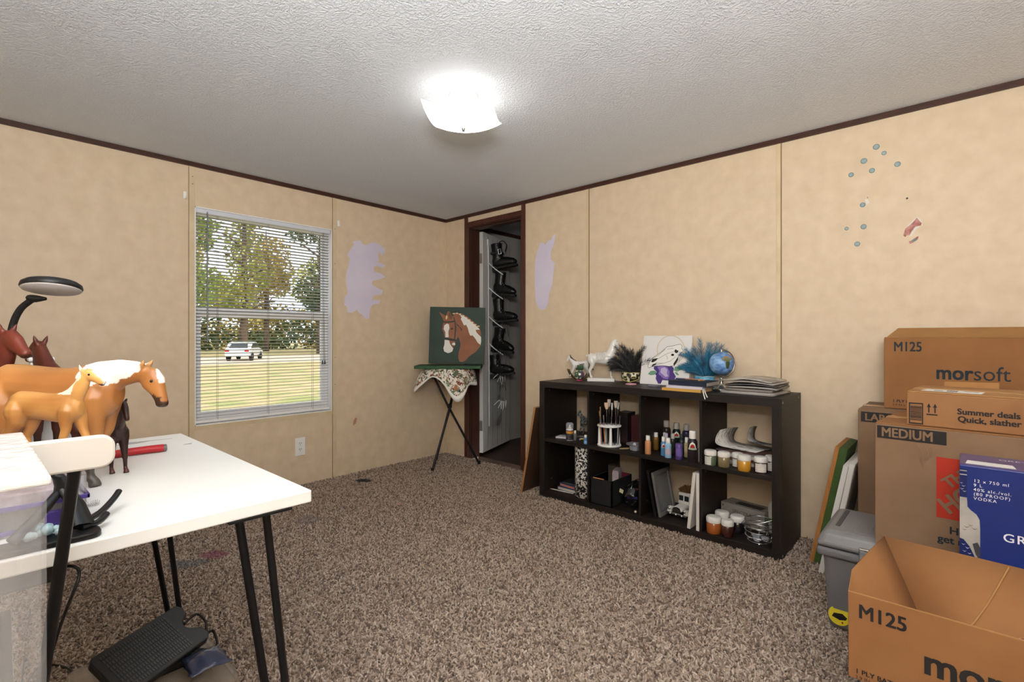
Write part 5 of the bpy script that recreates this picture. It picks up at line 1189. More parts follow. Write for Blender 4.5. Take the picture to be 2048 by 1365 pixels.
# --- bottom row, column 4
jar(2.524,-0.338,Z0,0.0375,0.084,'#a35a28','orange brown paint jar, lower right cube front',group='jars in the lower right cube')
jar(2.594,-0.340,Z0,0.0300,0.084,'#45201c','dark maroon paint jar beside the orange one',group='jars in the lower right cube')
jar(2.530,-0.235,Z0,0.0360,0.086,'#5a4a3c','paint jar with white lid behind the orange one',group='jars in the lower right cube')
jar(2.611,-0.245,Z0,0.0360,0.084,'#231d22','blackish paint jar with white lid behind the maroon one',group='jars in the lower right cube')
gbx = empty('grey_carton',(2.617,-0.105,Z0),-0.20,'grey printed carton at the back of the lower right cube','box')
mgc = mat('carton_grey','#8f8a83',0.6,color2='#837e77',nscale=8)
MB().box(-0.120,0.120,-0.055,0.055,0,0.105).build('body',mgc,gbx,bevel=0.002); MB().box(-0.05,0.09,-0.03,0.02,0.105,0.1062).build('slot',m_black,gbx)
lettering('lettering','SPECTRA',0.026,mat('carton_ink','#4a4641',0.6),gbx,frame((-0.055,-0.055,0.062),(1,0,0),(0,0,1)),spacing=1.05)
MB().box(-0.112,-0.085,-0.0558,-0.055,0.018,0.026).build('print_bar',mat('carton_ink','#4a4641',0.6),gbx); MB().box(-0.112,-0.104,-0.0558,-0.055,0.084,0.092).build('print_bar',mat('carton_ink','#4a4641',0.6),gbx)
wb_ = empty('white_bottle',(2.765,-0.120,Z0),0,'tall white plastic bottle with green label at back right','bottle')
MB().lathe([(0.038,0),(0.040,0.004),(0.040,0.125),(0.034,0.148),(0.018,0.163),(0.016,0.172)],24).build('body',mat('milk_white','#cfcbc2',0.4),wb_); MB().lathe([(0.018,0.170),(0.018,0.192),(0.0001,0.193)],18).build('cap',mat('cap_grey','#9a958d',0.5),wb_)
MB().lathe([(0.0405,0.055),(0.0405,0.075)],24).build('label_band',mat('label_green','#4f7a3a',0.5),wb_)
# wire basket
wk = empty('wire_basket',(2.737,-0.316,Z0),0,'chrome wire basket with handle in the lower right cube','basket')
R_ = 0.066
def ring(r,z,t=0.0018,n=28,a0=0): return [(r*math.cos(2*PI*k/n+a0),r*math.sin(2*PI*k/n+a0),z) for k in range(n+1)]
for k,z in enumerate((0.012,0.036,0.060,0.084,0.108)):
    MB().tube(ring(R_*(0.80 if k==0 else 0.96+0.01*k),z),0.0017,5).build('wire_ring',m_chrome,wk)
for k in range(10):
    a = 2*PI*k/10; c_,s_ = math.cos(a),math.sin(a)
    MB().tube([(R_*0.3*c_,R_*0.3*s_,0.010),(R_*0.80*c_,R_*0.80*s_,0.012),(R_*0.96*c_,R_*0.96*s_,0.036),(R_*c_,R_*s_,0.108)],0.0012,5).build('wire_rib',m_chrome,wk)
for k in range(3):
    a = 2*PI*k/3+0.8; MB().sphere((R_*0.75*math.cos(a),R_*0.75*math.sin(a),0.006),0.006,8,6).build('foot',m_chrome,wk)
hp = [(U*(-R_*math.cos(t))+Vector((0,0,0.108+0.0)) + (Vector((-0.05*math.sin(t),-0.012*math.sin(t),-0.03*math.sin(t))))) for t in [PI*k/14 for k in range(15)]]
MB().tube(hp,0.0022,6).build('handle',m_chrome,wk)
for k in range(3):
    a = 2.1*k+0.4; MB().lathe([(0.015,0.014),(0.019,0.024),(0.019,0.026)],16,(0.026*math.cos(a),0.026*math.sin(a),0)).build('glass_cup',mat('cup_glass','#d5d9e2',0.08,alpha=0.5,coat=1.0),wk)
# ================================================================= THINGS ON TOP OF THE SHELF UNIT
# rocking horse
rk = empty('rocking_horse',(1.530,-0.110,ZT),PI+ANG+0.15,'small grey and white rocking horse ornament with dark mane','ornament')
for s in (-1,1):
    MB().tube([(0.085*math.cos(a),s*0.020,0.120-0.118*math.sin(a)*1.0+0.0) for a in [PI*(0.13+0.74*k/16) for k in range(17)]],[(0.0035,0.005)]*17,8).build('rocker',mat('rocker_dark','#2a211a',0.4,color2='#6b5a2c',nscale=50),rk)
for x in (-0.045,0.045): MB().box(x-0.004,x+0.004,-0.022,0.022,0.014,0.020).build('cross_slat',mat('rocker_dark','#2a211a',0.4),rk)
def rkp(v):
    c = lin('#d9d6d4')
    if 0.18 < v[0] < 0.60 and abs(v[1]) < 0.07 and v[2] > 0.885+(v[0]-0.26)*0.96+nz(v,9)*0.03: c = lin('#4a3535')
    if v[0] < -0.59: c = lin('#2b2526')
    if v[2] < 0.07: c = lin('#8a6a2c')
    return c
rme = remesh(horse_body(NECK_UP,HEAD_UP,std_legs(fl=(0.14,0.12,0.0),fr=(0.10,0.08,0.0),hl=(-0.10,-0.08,0.0),hr=(-0.06,-0.05,0.0)),tail=[(-0.57,0,0.9,0.05),(-0.72,0,0.85,0.075),(-0.78,0,0.55,0.07),(-0.90,0,0.42,0.03)]),'rocking_horse_body',0.020,2,rkp); rme.materials.append(m_paint_gloss)
ro = link('body',rme,rk,(0,0,0.018)); ro.scale = (0.112,)*3
MB().tube([(-0.030,0,0.108),(0.0,0,0.104),(0.024,0,0.112)],[(0.020,0.010),(0.021,0.008),(0.016,0.010)],12).build('saddle',mat('saddle_wine','#55262f',0.4),rk)
MB().tube([(-0.024,0,0.088),(0.020,0,0.088)],[(0.0225,0.024),(0.0225,0.024)],16).build('saddle_blanket',mat('blanket_green','#3a5a3d',0.6),rk)
# painted ball on a pink ring
bl_ = empty('painted_ball',(1.578,-0.180,ZT),0,'purple and green glittery ball on a pink ring','ornament')
MB().lathe([(0.014,0),(0.019,0.0),(0.019,0.006),(0.014,0.006),(0.014,0)],24).build('ring_base',mat('hot_pink','#c63a72',0.4),bl_)
def ballp(v):
    if (v[0]*U.x+v[1]*U.y) > 0.010+0.006*nz(v,60): return lin('#5b3f69')
    return lin('#e4dcc9') if nz(v,70,3) > 0.22 else lin('#3f5b44')
bme2 = remesh(MB().sphere((0,0,0),0.034,40,28),'ball',0.0022,1,ballp); bme2.materials.append(mat_vcol('ball_gloss',0.25,0.5)); link('ball',bme2,bl_,(0,0,0.0385))
# white horse statue
ws = empty('horse_statue',(1.712,-0.108,ZT),ANG-0.25,'glossy white standing horse statue with saddle on a plinth','statue')
m_cer = mat('white_ceramic','#e0ddd8',0.3,coat=0.3)
nkw = [(0.22,0.84,0.22,0.13),(0.34,0.98,0.19,0.115),(0.40,1.16,0.165,0.10),(0.44,1.32,0.14,0.085),(0.46,1.46,0.11,0.07),(0.465,1.54,0.06,0.05)]
hdw = [(0.455,1.53,0.06,0.05),(0.50,1.52,0.095,0.07),(0.56,1.42,0.09,0.066),(0.60,1.30,0.065,0.054),(0.615,1.20,0.055,0.05),(0.605,1.16,0.035,0.04)]
def tack(mb):
    mb.tube([(-0.17,0,1.02),(-0.02,0,0.99),(0.12,0,1.03)],[(0.10,0.04),(0.11,0.03),(0.09,0.05)],12)
    mb.tube([(-0.18,0,0.80),(0.10,0,0.80)],[(0.19,0.21),(0.19,0.21)],20)
wme = remesh(horse_body(nkw,hdw,std_legs(w=0.10),tail=[(-0.56,0,0.92,0.04),(-0.64,0,0.90,0.04),(-0.66,0,0.86,0.03)],girth=1.05,ear_dir=(0.0,0.02,0.07),extra=tack),'statue',0.018,2); wme.materials.append(m_cer)
wso = link('body',wme,ws,(0,0,0.020)); wso.scale = (0.163,)*3
MB().box(-0.095,0.080,-0.042,0.042,0,0.021).build('plinth',m_cer,ws,bevel=0.002)
for k in range(7):
    a = -0.03+k*0.0
    MB().tube(spline([(-0.040+k*0.009,-0.030,0.190),(-0.036+k*0.009,-0.037,0.165),(-0.034+k*0.008,-0.037,0.140)],3),0.0022,5).build('saddle_fold',m_cer,ws)
MB().tube([(0.034*1.0,-0.030,0.165),(0.066,-0.014,0.155),(0.072,0.0,0.152),(0.066,0.014,0.155),(0.034,0.030,0.165)],0.0025,6).build('breast_strap',m_cer,ws)
for s in (-1,1): MB().sphere((0.094,s*0.011,0.262),0.003,8,6).build('eye',mat('eye_grey','#8f8b85',0.4),ws)
MB().tube([(0.0895,-0.0105,0.236),(0.103,0,0.243),(0.0895,0.0105,0.236)],0.0016,5).build('bridle_band',m_cer,ws)
# feathered masks
def feathers(name_parent, n, spread, lens, m, rng_, z0, width=0.022, curl=0.5):
    """downy plumes: a curved shaft with many fine barbs on both sides"""
    for k in range(n):
        t = (k+0.5)/n; a = spread[0]+(spread[1]-spread[0])*t+rng_.uniform(-0.15,0.15); Lf = (lens[0]+(lens[1]-lens[0])*rng_.random())*lens[2](t)
        c = curl*rng_.uniform(-1,1)+(0.5 if math.cos(a) < 0 else -0.5)*0.8; yb = rng_.uniform(-0.004,0.022); w = width*rng_.uniform(0.85,1.2); N_ = 12
        S_ = []; x = z = 0.0
        for i in range(N_):
            q = i/(N_-1); aa = a+c*q*q
            if i: x += Lf/(N_-1)*math.cos(aa); z += Lf/(N_-1)*math.sin(aa)
            S_.append((Vector((x,yb-0.022*q*q,z)),aa))
        mb = MB().tube([p for p,_ in S_],[0.0010*(1-0.06*i) for i in range(N_)],4)
        for i in range(120):
            q = 0.10+0.90*i/119; f_ = q*(N_-1); i0 = min(int(f_),N_-2); p = S_[i0][0].lerp(S_[i0+1][0],f_-i0); aa = S_[i0][1]
            ln_ = w*(0.55+0.75*math.sin(PI*min(1,q*0.95)))*rng_.uniform(0.7,1.25)
            for s_ in (-1,1):
                ba = aa+s_*rng_.uniform(0.3,0.75); d1 = Vector((math.cos(ba),rng_.uniform(-0.35,0.25),math.sin(ba)))*ln_
                ba2 = ba-s_*rng_.uniform(0.2,0.7); d2 = d1+Vector((math.cos(ba2),rng_.uniform(-0.5,0.3),math.sin(ba2)))*ln_*0.8
                u_ = Vector((math.cos(aa),0,math.sin(aa)))*0.0008
                mb.add([p-u_,p+u_,p+d1+u_*0.8,p+d1-u_*0.8,p+d2],[(0,1,2,3),(3,2,4)])
        mb.build('feather',m,name_parent,loc=(0,0,z0))
def mask(name, x, y, rz, label, m_face, m_trim_, m_feather, rng_, fargs):
    o = empty(name,(x,y,ZT),rz,label,'mask','feathered carnival masks')
    P = []
    for i in range(9):
        row = []
        for j in range(13):
            u = j/12*2-1; v = i/8*2-1; hh = 0.028*(1-0.35*u*u); zz = 0.034+v*hh+0.012*abs(u)
            row.append((u*0.058,-0.030*(1-u*u)-0.006*(1-v*v)-0.004,zz))
        P.append(row)
    MB().grid(P).build('face',m_face,o,solid=0.002)
    for s in (-1,1):
        ey_ = [(s*0.027+0.014*math.cos(a),-0.030*(1-(s*0.027+0.014*math.cos(a))**2/0.058**2)-0.0125,0.036+0.007*math.sin(a)) for a in [2*PI*k/14 for k in range(14)]]
        MB().add(ey_,[tuple(range(13,-1,-1))]).build('eye_hole',m_black,o)
        MB().tube(ey_+[ey_[0]],0.0018,5).build('eye_trim',m_trim_,o)
    top = [(P[8][j][0],P[8][j][1]-0.001,P[8][j][2]) for j in range(13)]; bot = [(P[0][j][0],P[0][j][1]-0.001,P[0][j][2]) for j in range(13)]
    MB().tube(top,0.0022,5).build('trim_edge',m_trim_,o); MB().tube(bot,0.0022,5).build('trim_edge',m_trim_,o)
    feathers(o,*fargs[:4],rng_,*fargs[4:])
    return o
m_blkf = mat('black_feather','#131313',0.5); m_blu = mat('blue_feather','#174c66',0.6,color2='#2a7ea6',nscale=18)
mask('feather_mask',1.908,-0.085,ANG*0.35,'black feathered mask with cream and gold face beside canvas',mat('mask_cream','#d9d2bf',0.35,color2='#2a2113',nscale=38,nlow=0.5,nhigh=0.54),mat('mask_gold','#c9c56a',0.35,0.3),m_blkf,random.Random(3),(32,(0.35,2.75),(0.12,0.20,lambda t: 0.75+0.35*math.sin(PI*t)),m_blkf,0.055,0.021,0.7))
mask('feather_mask',2.378,-0.080,0.05,'blue feathered mask with glittery blue face behind globe',mat('mask_blue','#6fb2d2',0.3,color2='#3e86ad',nscale=50),mat('mask_silver','#bfd8dd',0.3,0.4),m_blu,random.Random(9),(32,(0.5,2.7),(0.13,0.225,lambda t: 0.75+0.3*math.sin(PI*min(1,t*1.15))),m_blu,0.055,0.021,0.7))
# bracelets
for (x,y,r,col,lab) in ((1.975,-0.205,0.032,'#d79aa8','pink bangle lying on shelf top below the black mask'),(2.130,-0.215,0.034,'#6f6a80','dark lilac bangle lying on shelf top in front of canvas')):
    MB().lathe([(r-0.009,0.0),(r,0.0),(r+0.001,0.003),(r,0.006),(r-0.009,0.006),(r-0.010,0.003),(r-0.009,0.0)],32).build('bangle',mat('bangle_'+col,col,0.35),None,(x,y,ZT),label=lab,cat='bangle',group='bangles on the shelf top')
# skull canvas
kc = empty('skull_canvas',(1.978,-0.100,ZT),0,'white canvas with ink animal skull and purple flower','painting')
kc.rotation_euler = (math.radians(-11),0,0)
kw, kh = 0.312, 0.305
MB().box(0,kw,0,0.018,0,kh).build('canvas',mat('canvas_bright','#e3e1df',0.65),kc,bevel=0.0015)
FK = frame((0,0,0),(1,0,0),(0,0,1))
def kk(pts):
    out = []
    for (x,y) in pts:
        v = (y-118)/(1050-118); l = 175-60*v; r = 1090-52*v
        out.append(((x-l)/(r-l)*kw,(1-v)*kh))
    return out
i_bk = mat('ink_black','#1a1a1c',0.6); i_w = mat('ink_white','#eceae6',0.6)
halo = [(700+255*math.cos(a),390+270*math.sin(a)) for a in [2*PI*k/40 for k in range(41)]]
def strokes(name, pts, w, m, off):
    q = kk(pts); P = []
    for i,(x,y) in enumerate(q):
        a = q[max(i-1,0)]; b = q[min(i+1,len(q)-1)]; d = Vector((b[0]-a[0],b[1]-a[1])).normalized(); n = Vector((-d.y,d.x))*w/2
        P.append([FK @ Vector((x+n.x,y+n.y,off)),FK @ Vector((x-n.x,y-n.y,off))])
    return MB().grid(P,0,False).build(name,m,kc)
strokes('painted_halo',halo,0.006,mat('halo_gold','#d3c7ad',0.6),0.0009)
skull = [(275,700),(300,640),(350,560),(420,510),(540,420),(640,330),(720,320),(830,290),(890,280),(915,320),(905,360),(940,400),(900,440),(870,470),(845,530),(815,610),(770,680),(690,700),(560,690),(420,705),(340,720),(300,745),(278,730)]
decal('painted_flower',kk([(390,700),(470,690),(560,680),(640,690),(720,680),(770,730),(760,800),(810,880),(780,940),(680,960),(560,960),(530,1030),(480,1030),(430,940),(440,880),(410,850),(455,820),(390,760)]),mat('flower_deep','#4a3480',0.6),kc,FK,off=0.0009)
decal('painted_petal',kk([(455,715),(560,690),(650,720),(690,790),(690,880),(660,940),(580,930),(520,880),(480,850),(500,790)]),mat('flower_mid','#8a71b8',0.6),kc,FK,off=0.0013)
decal('painted_petal',kk([(530,740),(600,720),(650,760),(640,830),(670,880),(620,900),(560,850),(520,820)]),mat('flower_pale','#c3b3d8',0.6),kc,FK,off=0.0017)
for lf in ([(275,860),(330,800),(400,790),(455,820),(400,870),(330,880)],[(790,700),(860,685),(960,680),(990,660),(930,740),(830,790),(770,770)],[(780,800),(830,800),(870,855),(820,850)],[(975,690),(1010,640),(1060,630),(1050,700),(1000,740)]):
    decal('painted_leaf',kk(lf),mat('leaf_sage','#6f9a7d',0.6),kc,FK,off=0.0011)
decal('painted_skull',kk(skull),i_w,kc,FK,off=0.0020)
for k_ in range(len(skull)):
    pass
strokes('ink_outline',skull+[skull[0]],0.0022,i_bk,0.0024)
for ln in ([(350,600),(480,560),(600,480),(700,440),(770,420)],[(430,640),(560,650),(700,600),(800,520)],[(320,690),(420,690),(560,640)],[(640,380),(700,370),(760,360)],[(360,560),(470,500),(600,380)],[(880,450),(905,500),(860,560),(870,600)],[(620,490),(650,540),(640,570)]):
    strokes('ink_line',ln,0.0016,i_bk,0.0024)
for sh in ([(335,630),(360,570),(420,560),(468,550),(430,600),(370,635)],[(345,715),(370,670),(448,645),(430,675),(370,710)],[(775,400),(800,375),(820,395),(850,400),(835,440),(800,450),(780,430)],[(710,480),(735,458),(770,470),(765,500),(725,505)],[(790,600),(840,520),(845,570),(820,620),(775,690),(760,650)]):
    decal('ink_shadow',kk(sh),i_bk,kc,FK,off=0.0026,thick=0.0003)
# globe
gl = empty('globe',(2.500,-0.160,ZT),0,'small blue desk globe on a silver stand','globe')
m_silver = mat('antique_silver','#b9b2a6',0.25,0.9)
MB().lathe([(0.0001,0),(0.044,0),(0.046,0.004),(0.040,0.010),(0.030,0.014),(0.024,0.022),(0.014,0.028),(0.010,0.040),(0.009,0.060),(0.011,0.066),(0.0001,0.070)],28).build('stand',m_silver,gl)
arc_ = [(U*(0.072*math.cos(a))+Vector((0,0,0.146+0.076*math.sin(a)))) for a in [math.radians(-88+k*9) for k in range(0,20)]]
MB().tube(arc_,0.0035,8).build('meridian_arm',m_silver,gl)
def gp(v):
    n = v.normalized(); lat = n.z; f = (n.x*V.x+n.y*V.y); r_ = (n.x*U.x+n.y*U.y)
    land = mnoise.noise((n.x*1.7+4,n.y*1.7+1,n.z*1.7))+0.45*mnoise.noise((n.x*4+2,n.y*4,n.z*4))
    # a broad continent facing the room
    d1 = ((r_-0.10)/0.42)**2+((lat-0.42)/0.24)**2; d2 = ((r_-0.14)/0.22)**2+((lat+0.02)/0.42)**2
    if f < 0.2 and (d1+0.5*land < 1.0): return lerp3(lin('#8f7f6b'),lin('#5d6a3f'),min(1,max(0,(0.62-lat)*2.5)))
    if f < 0.2 and (d2+0.6*land < 0.9): return lin('#3f4d30')
    if land > 0.42 and f > -0.2: return lin('#6b6a4a')
    return lerp3(lin('#3b6fb5'),lin('#8bb4de'),min(1,max(0,0.35+0.9*mnoise.noise((n.x*3,n.y*3,n.z*5))-r_*0.5)))
gme = remesh(MB().sphere((0,0,0),0.063,48,32),'globe',0.0028,1,gp); gme.materials.append(mat_vcol('globe_print',0.4)); link('sphere',gme,gl,(0,0,0.146))
MB().lathe([(0.005,0.206),(0.005,0.216),(0.003,0.224),(0.0001,0.227)],10).build('finial',m_silver,gl)
# books and pencils
book(2.368,-0.305,ZT,0.215,0.155,0.0145,'#c79a4a','#cdb27c','yellow and cream patterned notebook at the bottom of the book pile',PI-0.02,'books on the shelf top')
book(2.375,-0.292,ZT+0.0147,0.195,0.150,0.0125,'#c6c3d6','#dcd9e2','white notebook with blue floral edge in the book pile',PI+0.03,'books on the shelf top')
book(2.385,-0.262,ZT+0.0274,0.215,0.150,0.0260,'#1d2437','#a9a39a','navy blue hardback on top of the book pile',PI-0.06,'books on the shelf top')
pzz = ZT+0.0536
for (dx,dy,col,lab,rz_,L_) in ((0.0,-0.03,'#3a3a3d','dark grey pen nearest the front on the navy book',-0.06,0.13),(0.02,0.005,'#c9782c','orange pencil lying on the navy book',0.02,0.11),(-0.035,0.02,'#3c3f86','blue pencil lying on the navy book',0.06,0.12)):
    p_ = empty('pencil',(2.375+dx,-0.265+dy,pzz),rz_,lab,'pencil','pencils on the navy book')
    MB().tube([(-L_/2,0,0.0036),(L_/2-0.012,0,0.0036)],0.0036,6,sm=False).build('barrel',mat('pencil_'+col,col,0.4),p_); MB().tube([(L_/2-0.012,0,0.0036),(L_/2,0,0.0036)],[0.0036,0.0006],6).build('tip',mat('pencil_tip','#c9ab86',0.6),p_)
rbm = mat('ribbon_white','#d9d4cf',0.6)
MB().tube(spline([(2.470,-0.330,ZT+0.018),(2.482,-0.372,ZT+0.012),(2.492,-0.389,ZT-0.006),(2.500,-0.392,ZT-0.030)],5),[(0.003,0.0006)]*16,6).build('bookmark_ribbon',rbm,label='white bookmark ribbon hanging over the shelf edge, longer one',cat='ribbon',group='ribbons over the shelf edge')
MB().tube(spline([(2.472,-0.325,ZT+0.016),(2.490,-0.372,ZT+0.010),(2.503,-0.389,ZT-0.004),(2.512,-0.392,ZT-0.020)],5),[(0.003,0.0006)]*16,6).build('bookmark_ribbon',rbm,label='white bookmark ribbon hanging over the shelf edge, shorter one',cat='ribbon',group='ribbons over the shelf edge')
# magazines at the right end
mz = ZT; mlab = ['pale grey book at the bottom of the magazine pile','taupe magazine second from the bottom at shelf right end','black and grey magazine in the pile','thin dark magazine with curled edge','light grey magazine under the top one','photo covered magazine on top of the pile']
rq = random.Random(14)
for k in range(6):
    th = (0.014,0.013,0.010,0.006,0.007,0.005)[k]; w2,d2 = (0.128,0.112,0.118,0.122,0.118,0.122)[k],(0.118,0.105,0.120,0.125,0.118,0.120)[k]
    cx_, cy_ = 2.684+(0,-0.006,0.012,0.010,0.006,-0.008)[k], -0.200+(0,-0.004,0.006,0,0.004,0)[k]
    P = []; warp = (0,0,0.004,0.008,0.010,0.014)[k]
    for i in range(9):
        row = []
        for j in range(5):
            u = i/8*2-1; v = j/4*2-1
            row.append((u*w2,v*d2,warp*(1-u*u)+0.5*warp*u*(1 if k!=3 else -1)*0))
        P.append(row)
    mg = empty('magazine',(cx_,cy_,mz+th/2),rq.uniform(-0.12,0.06),mlab[k],'magazine','magazines on the shelf top')
    o_ = MB().grid(P).build('pages',mat('mag_pages_%d'%k,('#a9a39f','#8d847f','#c4bfba','#6a6664','#b9b4ae','#d5d2cc')[k],0.6,color2=('#98928e','#7c736e','#77716d','#4a4746','#8f8a85','#a39f99')[k],nscale=60,stretch=(0.05,0.05,5)),mg,solid=th-0.002)
    Q = [[(p[0],p[1],p[2]+th/2-0.0004) for p in row] for row in P]
    MB().grid(Q).build('cover',mat('mag_cover_%d'%k,('#b2aca8','#7f7773','#33302f','#242223','#c9c5bf','#cfcdc9')[k],0.35,color2=('#a6a09c','#6e6763','#5a5654','#4a4544','#9c9792','#7c7670')[k],nscale=14),mg,solid=0.0008)
    mz += th+warp*0.30+0.0012
# ================================================================= BOXES AT THE RIGHT
m_cb = mat('cardboard','#98693f',0.85,color2='#8e6038',nscale=6,ndetail=5); m_cbg = mat('cardboard_grey','#8c6f56',0.85,color2='#82664d',nscale=6,ndetail=5); m_cbl = mat('cardboard_top','#a97c4b',0.85,color2='#9d7143',nscale=6)
m_ink = mat('box_ink','#1d2a33',0.7); m_inkb = mat('box_ink_black','#232020',0.7); m_tape = mat('clear_tape','#c79c6a',0.25)
def cbox(name, o, ang, w, d, h, m, mtop, label, cat='box', group='cardboard boxes by the wall', tape=True, flaps=True):
    b = empty(name, o, ang, label, cat, group)
    MB().box(0,w,0,d,0,h-0.004).build('body',m,b,bevel=0.003)
    if flaps:
        MB().box(0.001,w-0.001,0.001,d/2-0.0015,h-0.004,h).build('top_flap',mtop,b,bevel=0.0015)
        MB().box(0.001,w-0.001,d/2+0.0015,d-0.001,h-0.004,h).build('top_flap',mtop,b,bevel=0.0015)
    if tape: MB().box(-0.0006,w+0.0006,d/2-0.025,d/2+0.025,h-0.001,h+0.0006).build('tape',m_tape,b)
    return b
FF = frame((0,0,0),(1,0,0),(0,0,1))      # front face of a box in its own frame
def fdec(nm, poly, m, par, off=0.0008): return decal(nm, poly, m, par, FF, off)
def rect(x0,x1,y0,y1): return [(x0,y0),(x1,y0),(x1,y1),(x0,y1)]
# large box against the wall
lgb = cbox('moving_box',(3.144,-0.353,0),0,0.62,0.340,0.740,m_cbg,m_cbg,'tall grey brown cardboard box marked LARGE against the wall')
fdec('print_band',rect(0.011,0.200,0.687,0.730),m_inkb,lgb); lettering('lettering','LARGE',0.042,m_cbg,lgb,FF,off=0.0014,bold=0.0012,pos=(0.024,0.694))
# morsoft box on it
um = cbox('tissue_carton',(3.225,-0.252,0.7412),0,0.62,0.235,0.308,m_cb,m_cbl,'brown tissue carton printed M125 standing on the LARGE box')
lettering('lettering','M125',0.057,m_ink,um,FF,off=0.001,bold=0.0012,sx=0.74,pos=(0.033,0.248))
lettering('lettering','mor',0.080,m_ink,um,FF,off=0.001,bold=0.0022,sx=0.82,pos=(0.172,0.136))
lettering('lettering','soft',0.080,m_ink,um,FF,off=0.001,sx=0.88,pos=(0.285,0.136))
lettering('lettering','1 PLY BATH',0.017,m_ink,um,FF,off=0.001,bold=0.0004,pos=(0.030,0.028)); lettering('lettering','3.9 IN x 3.7',0.013,m_ink,um,FF,off=0.001,pos=(0.030,0.013))
MB().hexa([(0.010,0.001,0.3085),(0.612,0.001,0.3085),(0.612,0.004,0.3085),(0.010,0.004,0.3085)],[(0.042,0.090,0.348),(0.600,0.090,0.348),(0.600,0.093,0.347),(0.042,0.093,0.347)]).build('raised_flap',m_cbl,um)
# grey tote
tt = empty('storage_tote',(3.10,-0.887,0),0,'grey plastic tote with latches and yellow sticker below the boxes','tote')
m_tote = mat('tote_grey','#6f6e6f',0.38,color2='#686768',nscale=4); m_tlid = mat('tote_lid','#7a797a',0.35)
MB().hexa([(0.022,0.030,0.004),(0.590,0.030,0.004),(0.590,0.310,0.004),(0.022,0.310,0.004)],[(0.004,0.012,0.296),(0.606,0.012,0.296),(0.606,0.335,0.296),(0.004,0.335,0.296)]).build('body',m_tote,tt,bevel=0.022,seg=4)
MB().box(-0.010,0.618,0.000,0.348,0.268,0.298).build('rim',m_tote,tt,bevel=0.010,seg=3)
lid = MB().hexa([(-0.017,-0.006,0.301),(0.624,-0.006,0.301),(0.624,0.352,0.301),(-0.017,0.352,0.301)],[(0.008,0.018,0.3600),(0.600,0.018,0.3600),(0.600,0.330,0.3600),(0.008,0.330,0.3600)]).build('lid',m_tlid,tt,bevel=0.020,seg=4)
MB().prism(rrect(0.035,0.050,0.08,0.30,0.006),0.3585,0.3615).build('lid_groove',mat('tote_dark','#454445',0.5),lid)
MB().prism(rrect(0.095,0.145,0.05,0.31,0.02),0.356,0.3615).build('lid_panel',m_tlid,lid,bevel=0.003)
lt_ = MB().box(0.118,0.150,-0.016,-0.004,0.262,0.330).build('latch',mat('latch_chrome','#9c9a97',0.25,0.7),tt,bevel=0.003); MB().box(0.122,0.146,-0.020,-0.015,0.290,0.322).build('latch_lever',m_tlid,lt_,bevel=0.002)
MB().box(0.088,0.092,0.018,0.024,0.03,0.27).build('body_rib',mat('tote_dark','#454445',0.5),tt)
SMt = frame((0.056,0.0255,0.060),(1,0,0),(0,0.062,1))
decal('sticker',ell(0,0,0.033,0.033,28),mat('sticker_yellow','#d9c52e',0.5),tt,SMt,off=0.0016,thick=0.0012)
decal('sticker_print',[(-0.016,0.006),(0.010,0.010),(0.024,-0.001),(0.020,-0.009),(0.002,-0.014),(-0.022,-0.007)],m_black,tt,SMt,off=0.0022,thick=0.0006)
decal('sticker_print',[(0.006,-0.021),(0.010,-0.017),(0.014,-0.021),(0.010,-0.025)],mat('sticker_red','#a83228',0.5),tt,SMt,off=0.0022,thick=0.0006)
# medium box on the tote
md = cbox('moving_box',(3.264,-0.907,0.3620),math.radians(-5),0.53,0.381,0.403,m_cbg,m_cb,'cardboard box marked MEDIUM resting on the grey tote')
fdec('print_band',rect(0.006,0.181,0.353,0.394),m_inkb,md); lettering('lettering','MEDIUM',0.042,m_cbg,md,FF,off=0.0014,bold=0.0012,sx=0.84,pos=(0.017,0.360))
m_orr = mat('logo_orange','#b5301c',0.7); fdec('logo_square',rect(0.157,0.343,0.129,0.315),m_orr,md)
lettering('lettering','THE',0.044,m_cbg,md,FF,off=0.0014,bold=0.0018,rot=math.radians(41),pos=(0.186,0.222)); lettering('lettering','HOME',0.068,m_cbg,md,FF,off=0.0014,bold=0.0026,rot=math.radians(41),pos=(0.186,0.144),sx=0.85); lettering('lettering','DEPOT',0.060,m_cbg,md,FF,off=0.0014,bold=0.0022,rot=math.radians(41),pos=(0.240,0.137),sx=0.62)
lettering('lettering','How doers',0.031,m_ink,md,FF,off=0.001,bold=0.0008,pos=(0.187,0.085)); lettering('lettering','get more done.',0.031,m_ink,md,FF,off=0.001,bold=0.0008,pos=(0.160,0.055))
tp = MB()
for k in range(5): tp.tube(spline([(0.110+0.010*k,-0.0006,0.345),(0.126+0.006*k,-0.0012,0.320),(0.118+0.004*k,-0.0008,0.300),(0.128,-0.0006,0.270+0.004*k)],4),[(0.0016,0.0005)]*13,5)
tp.build('tape_residue',mat('tape_shine','#a58a72',0.25),md)
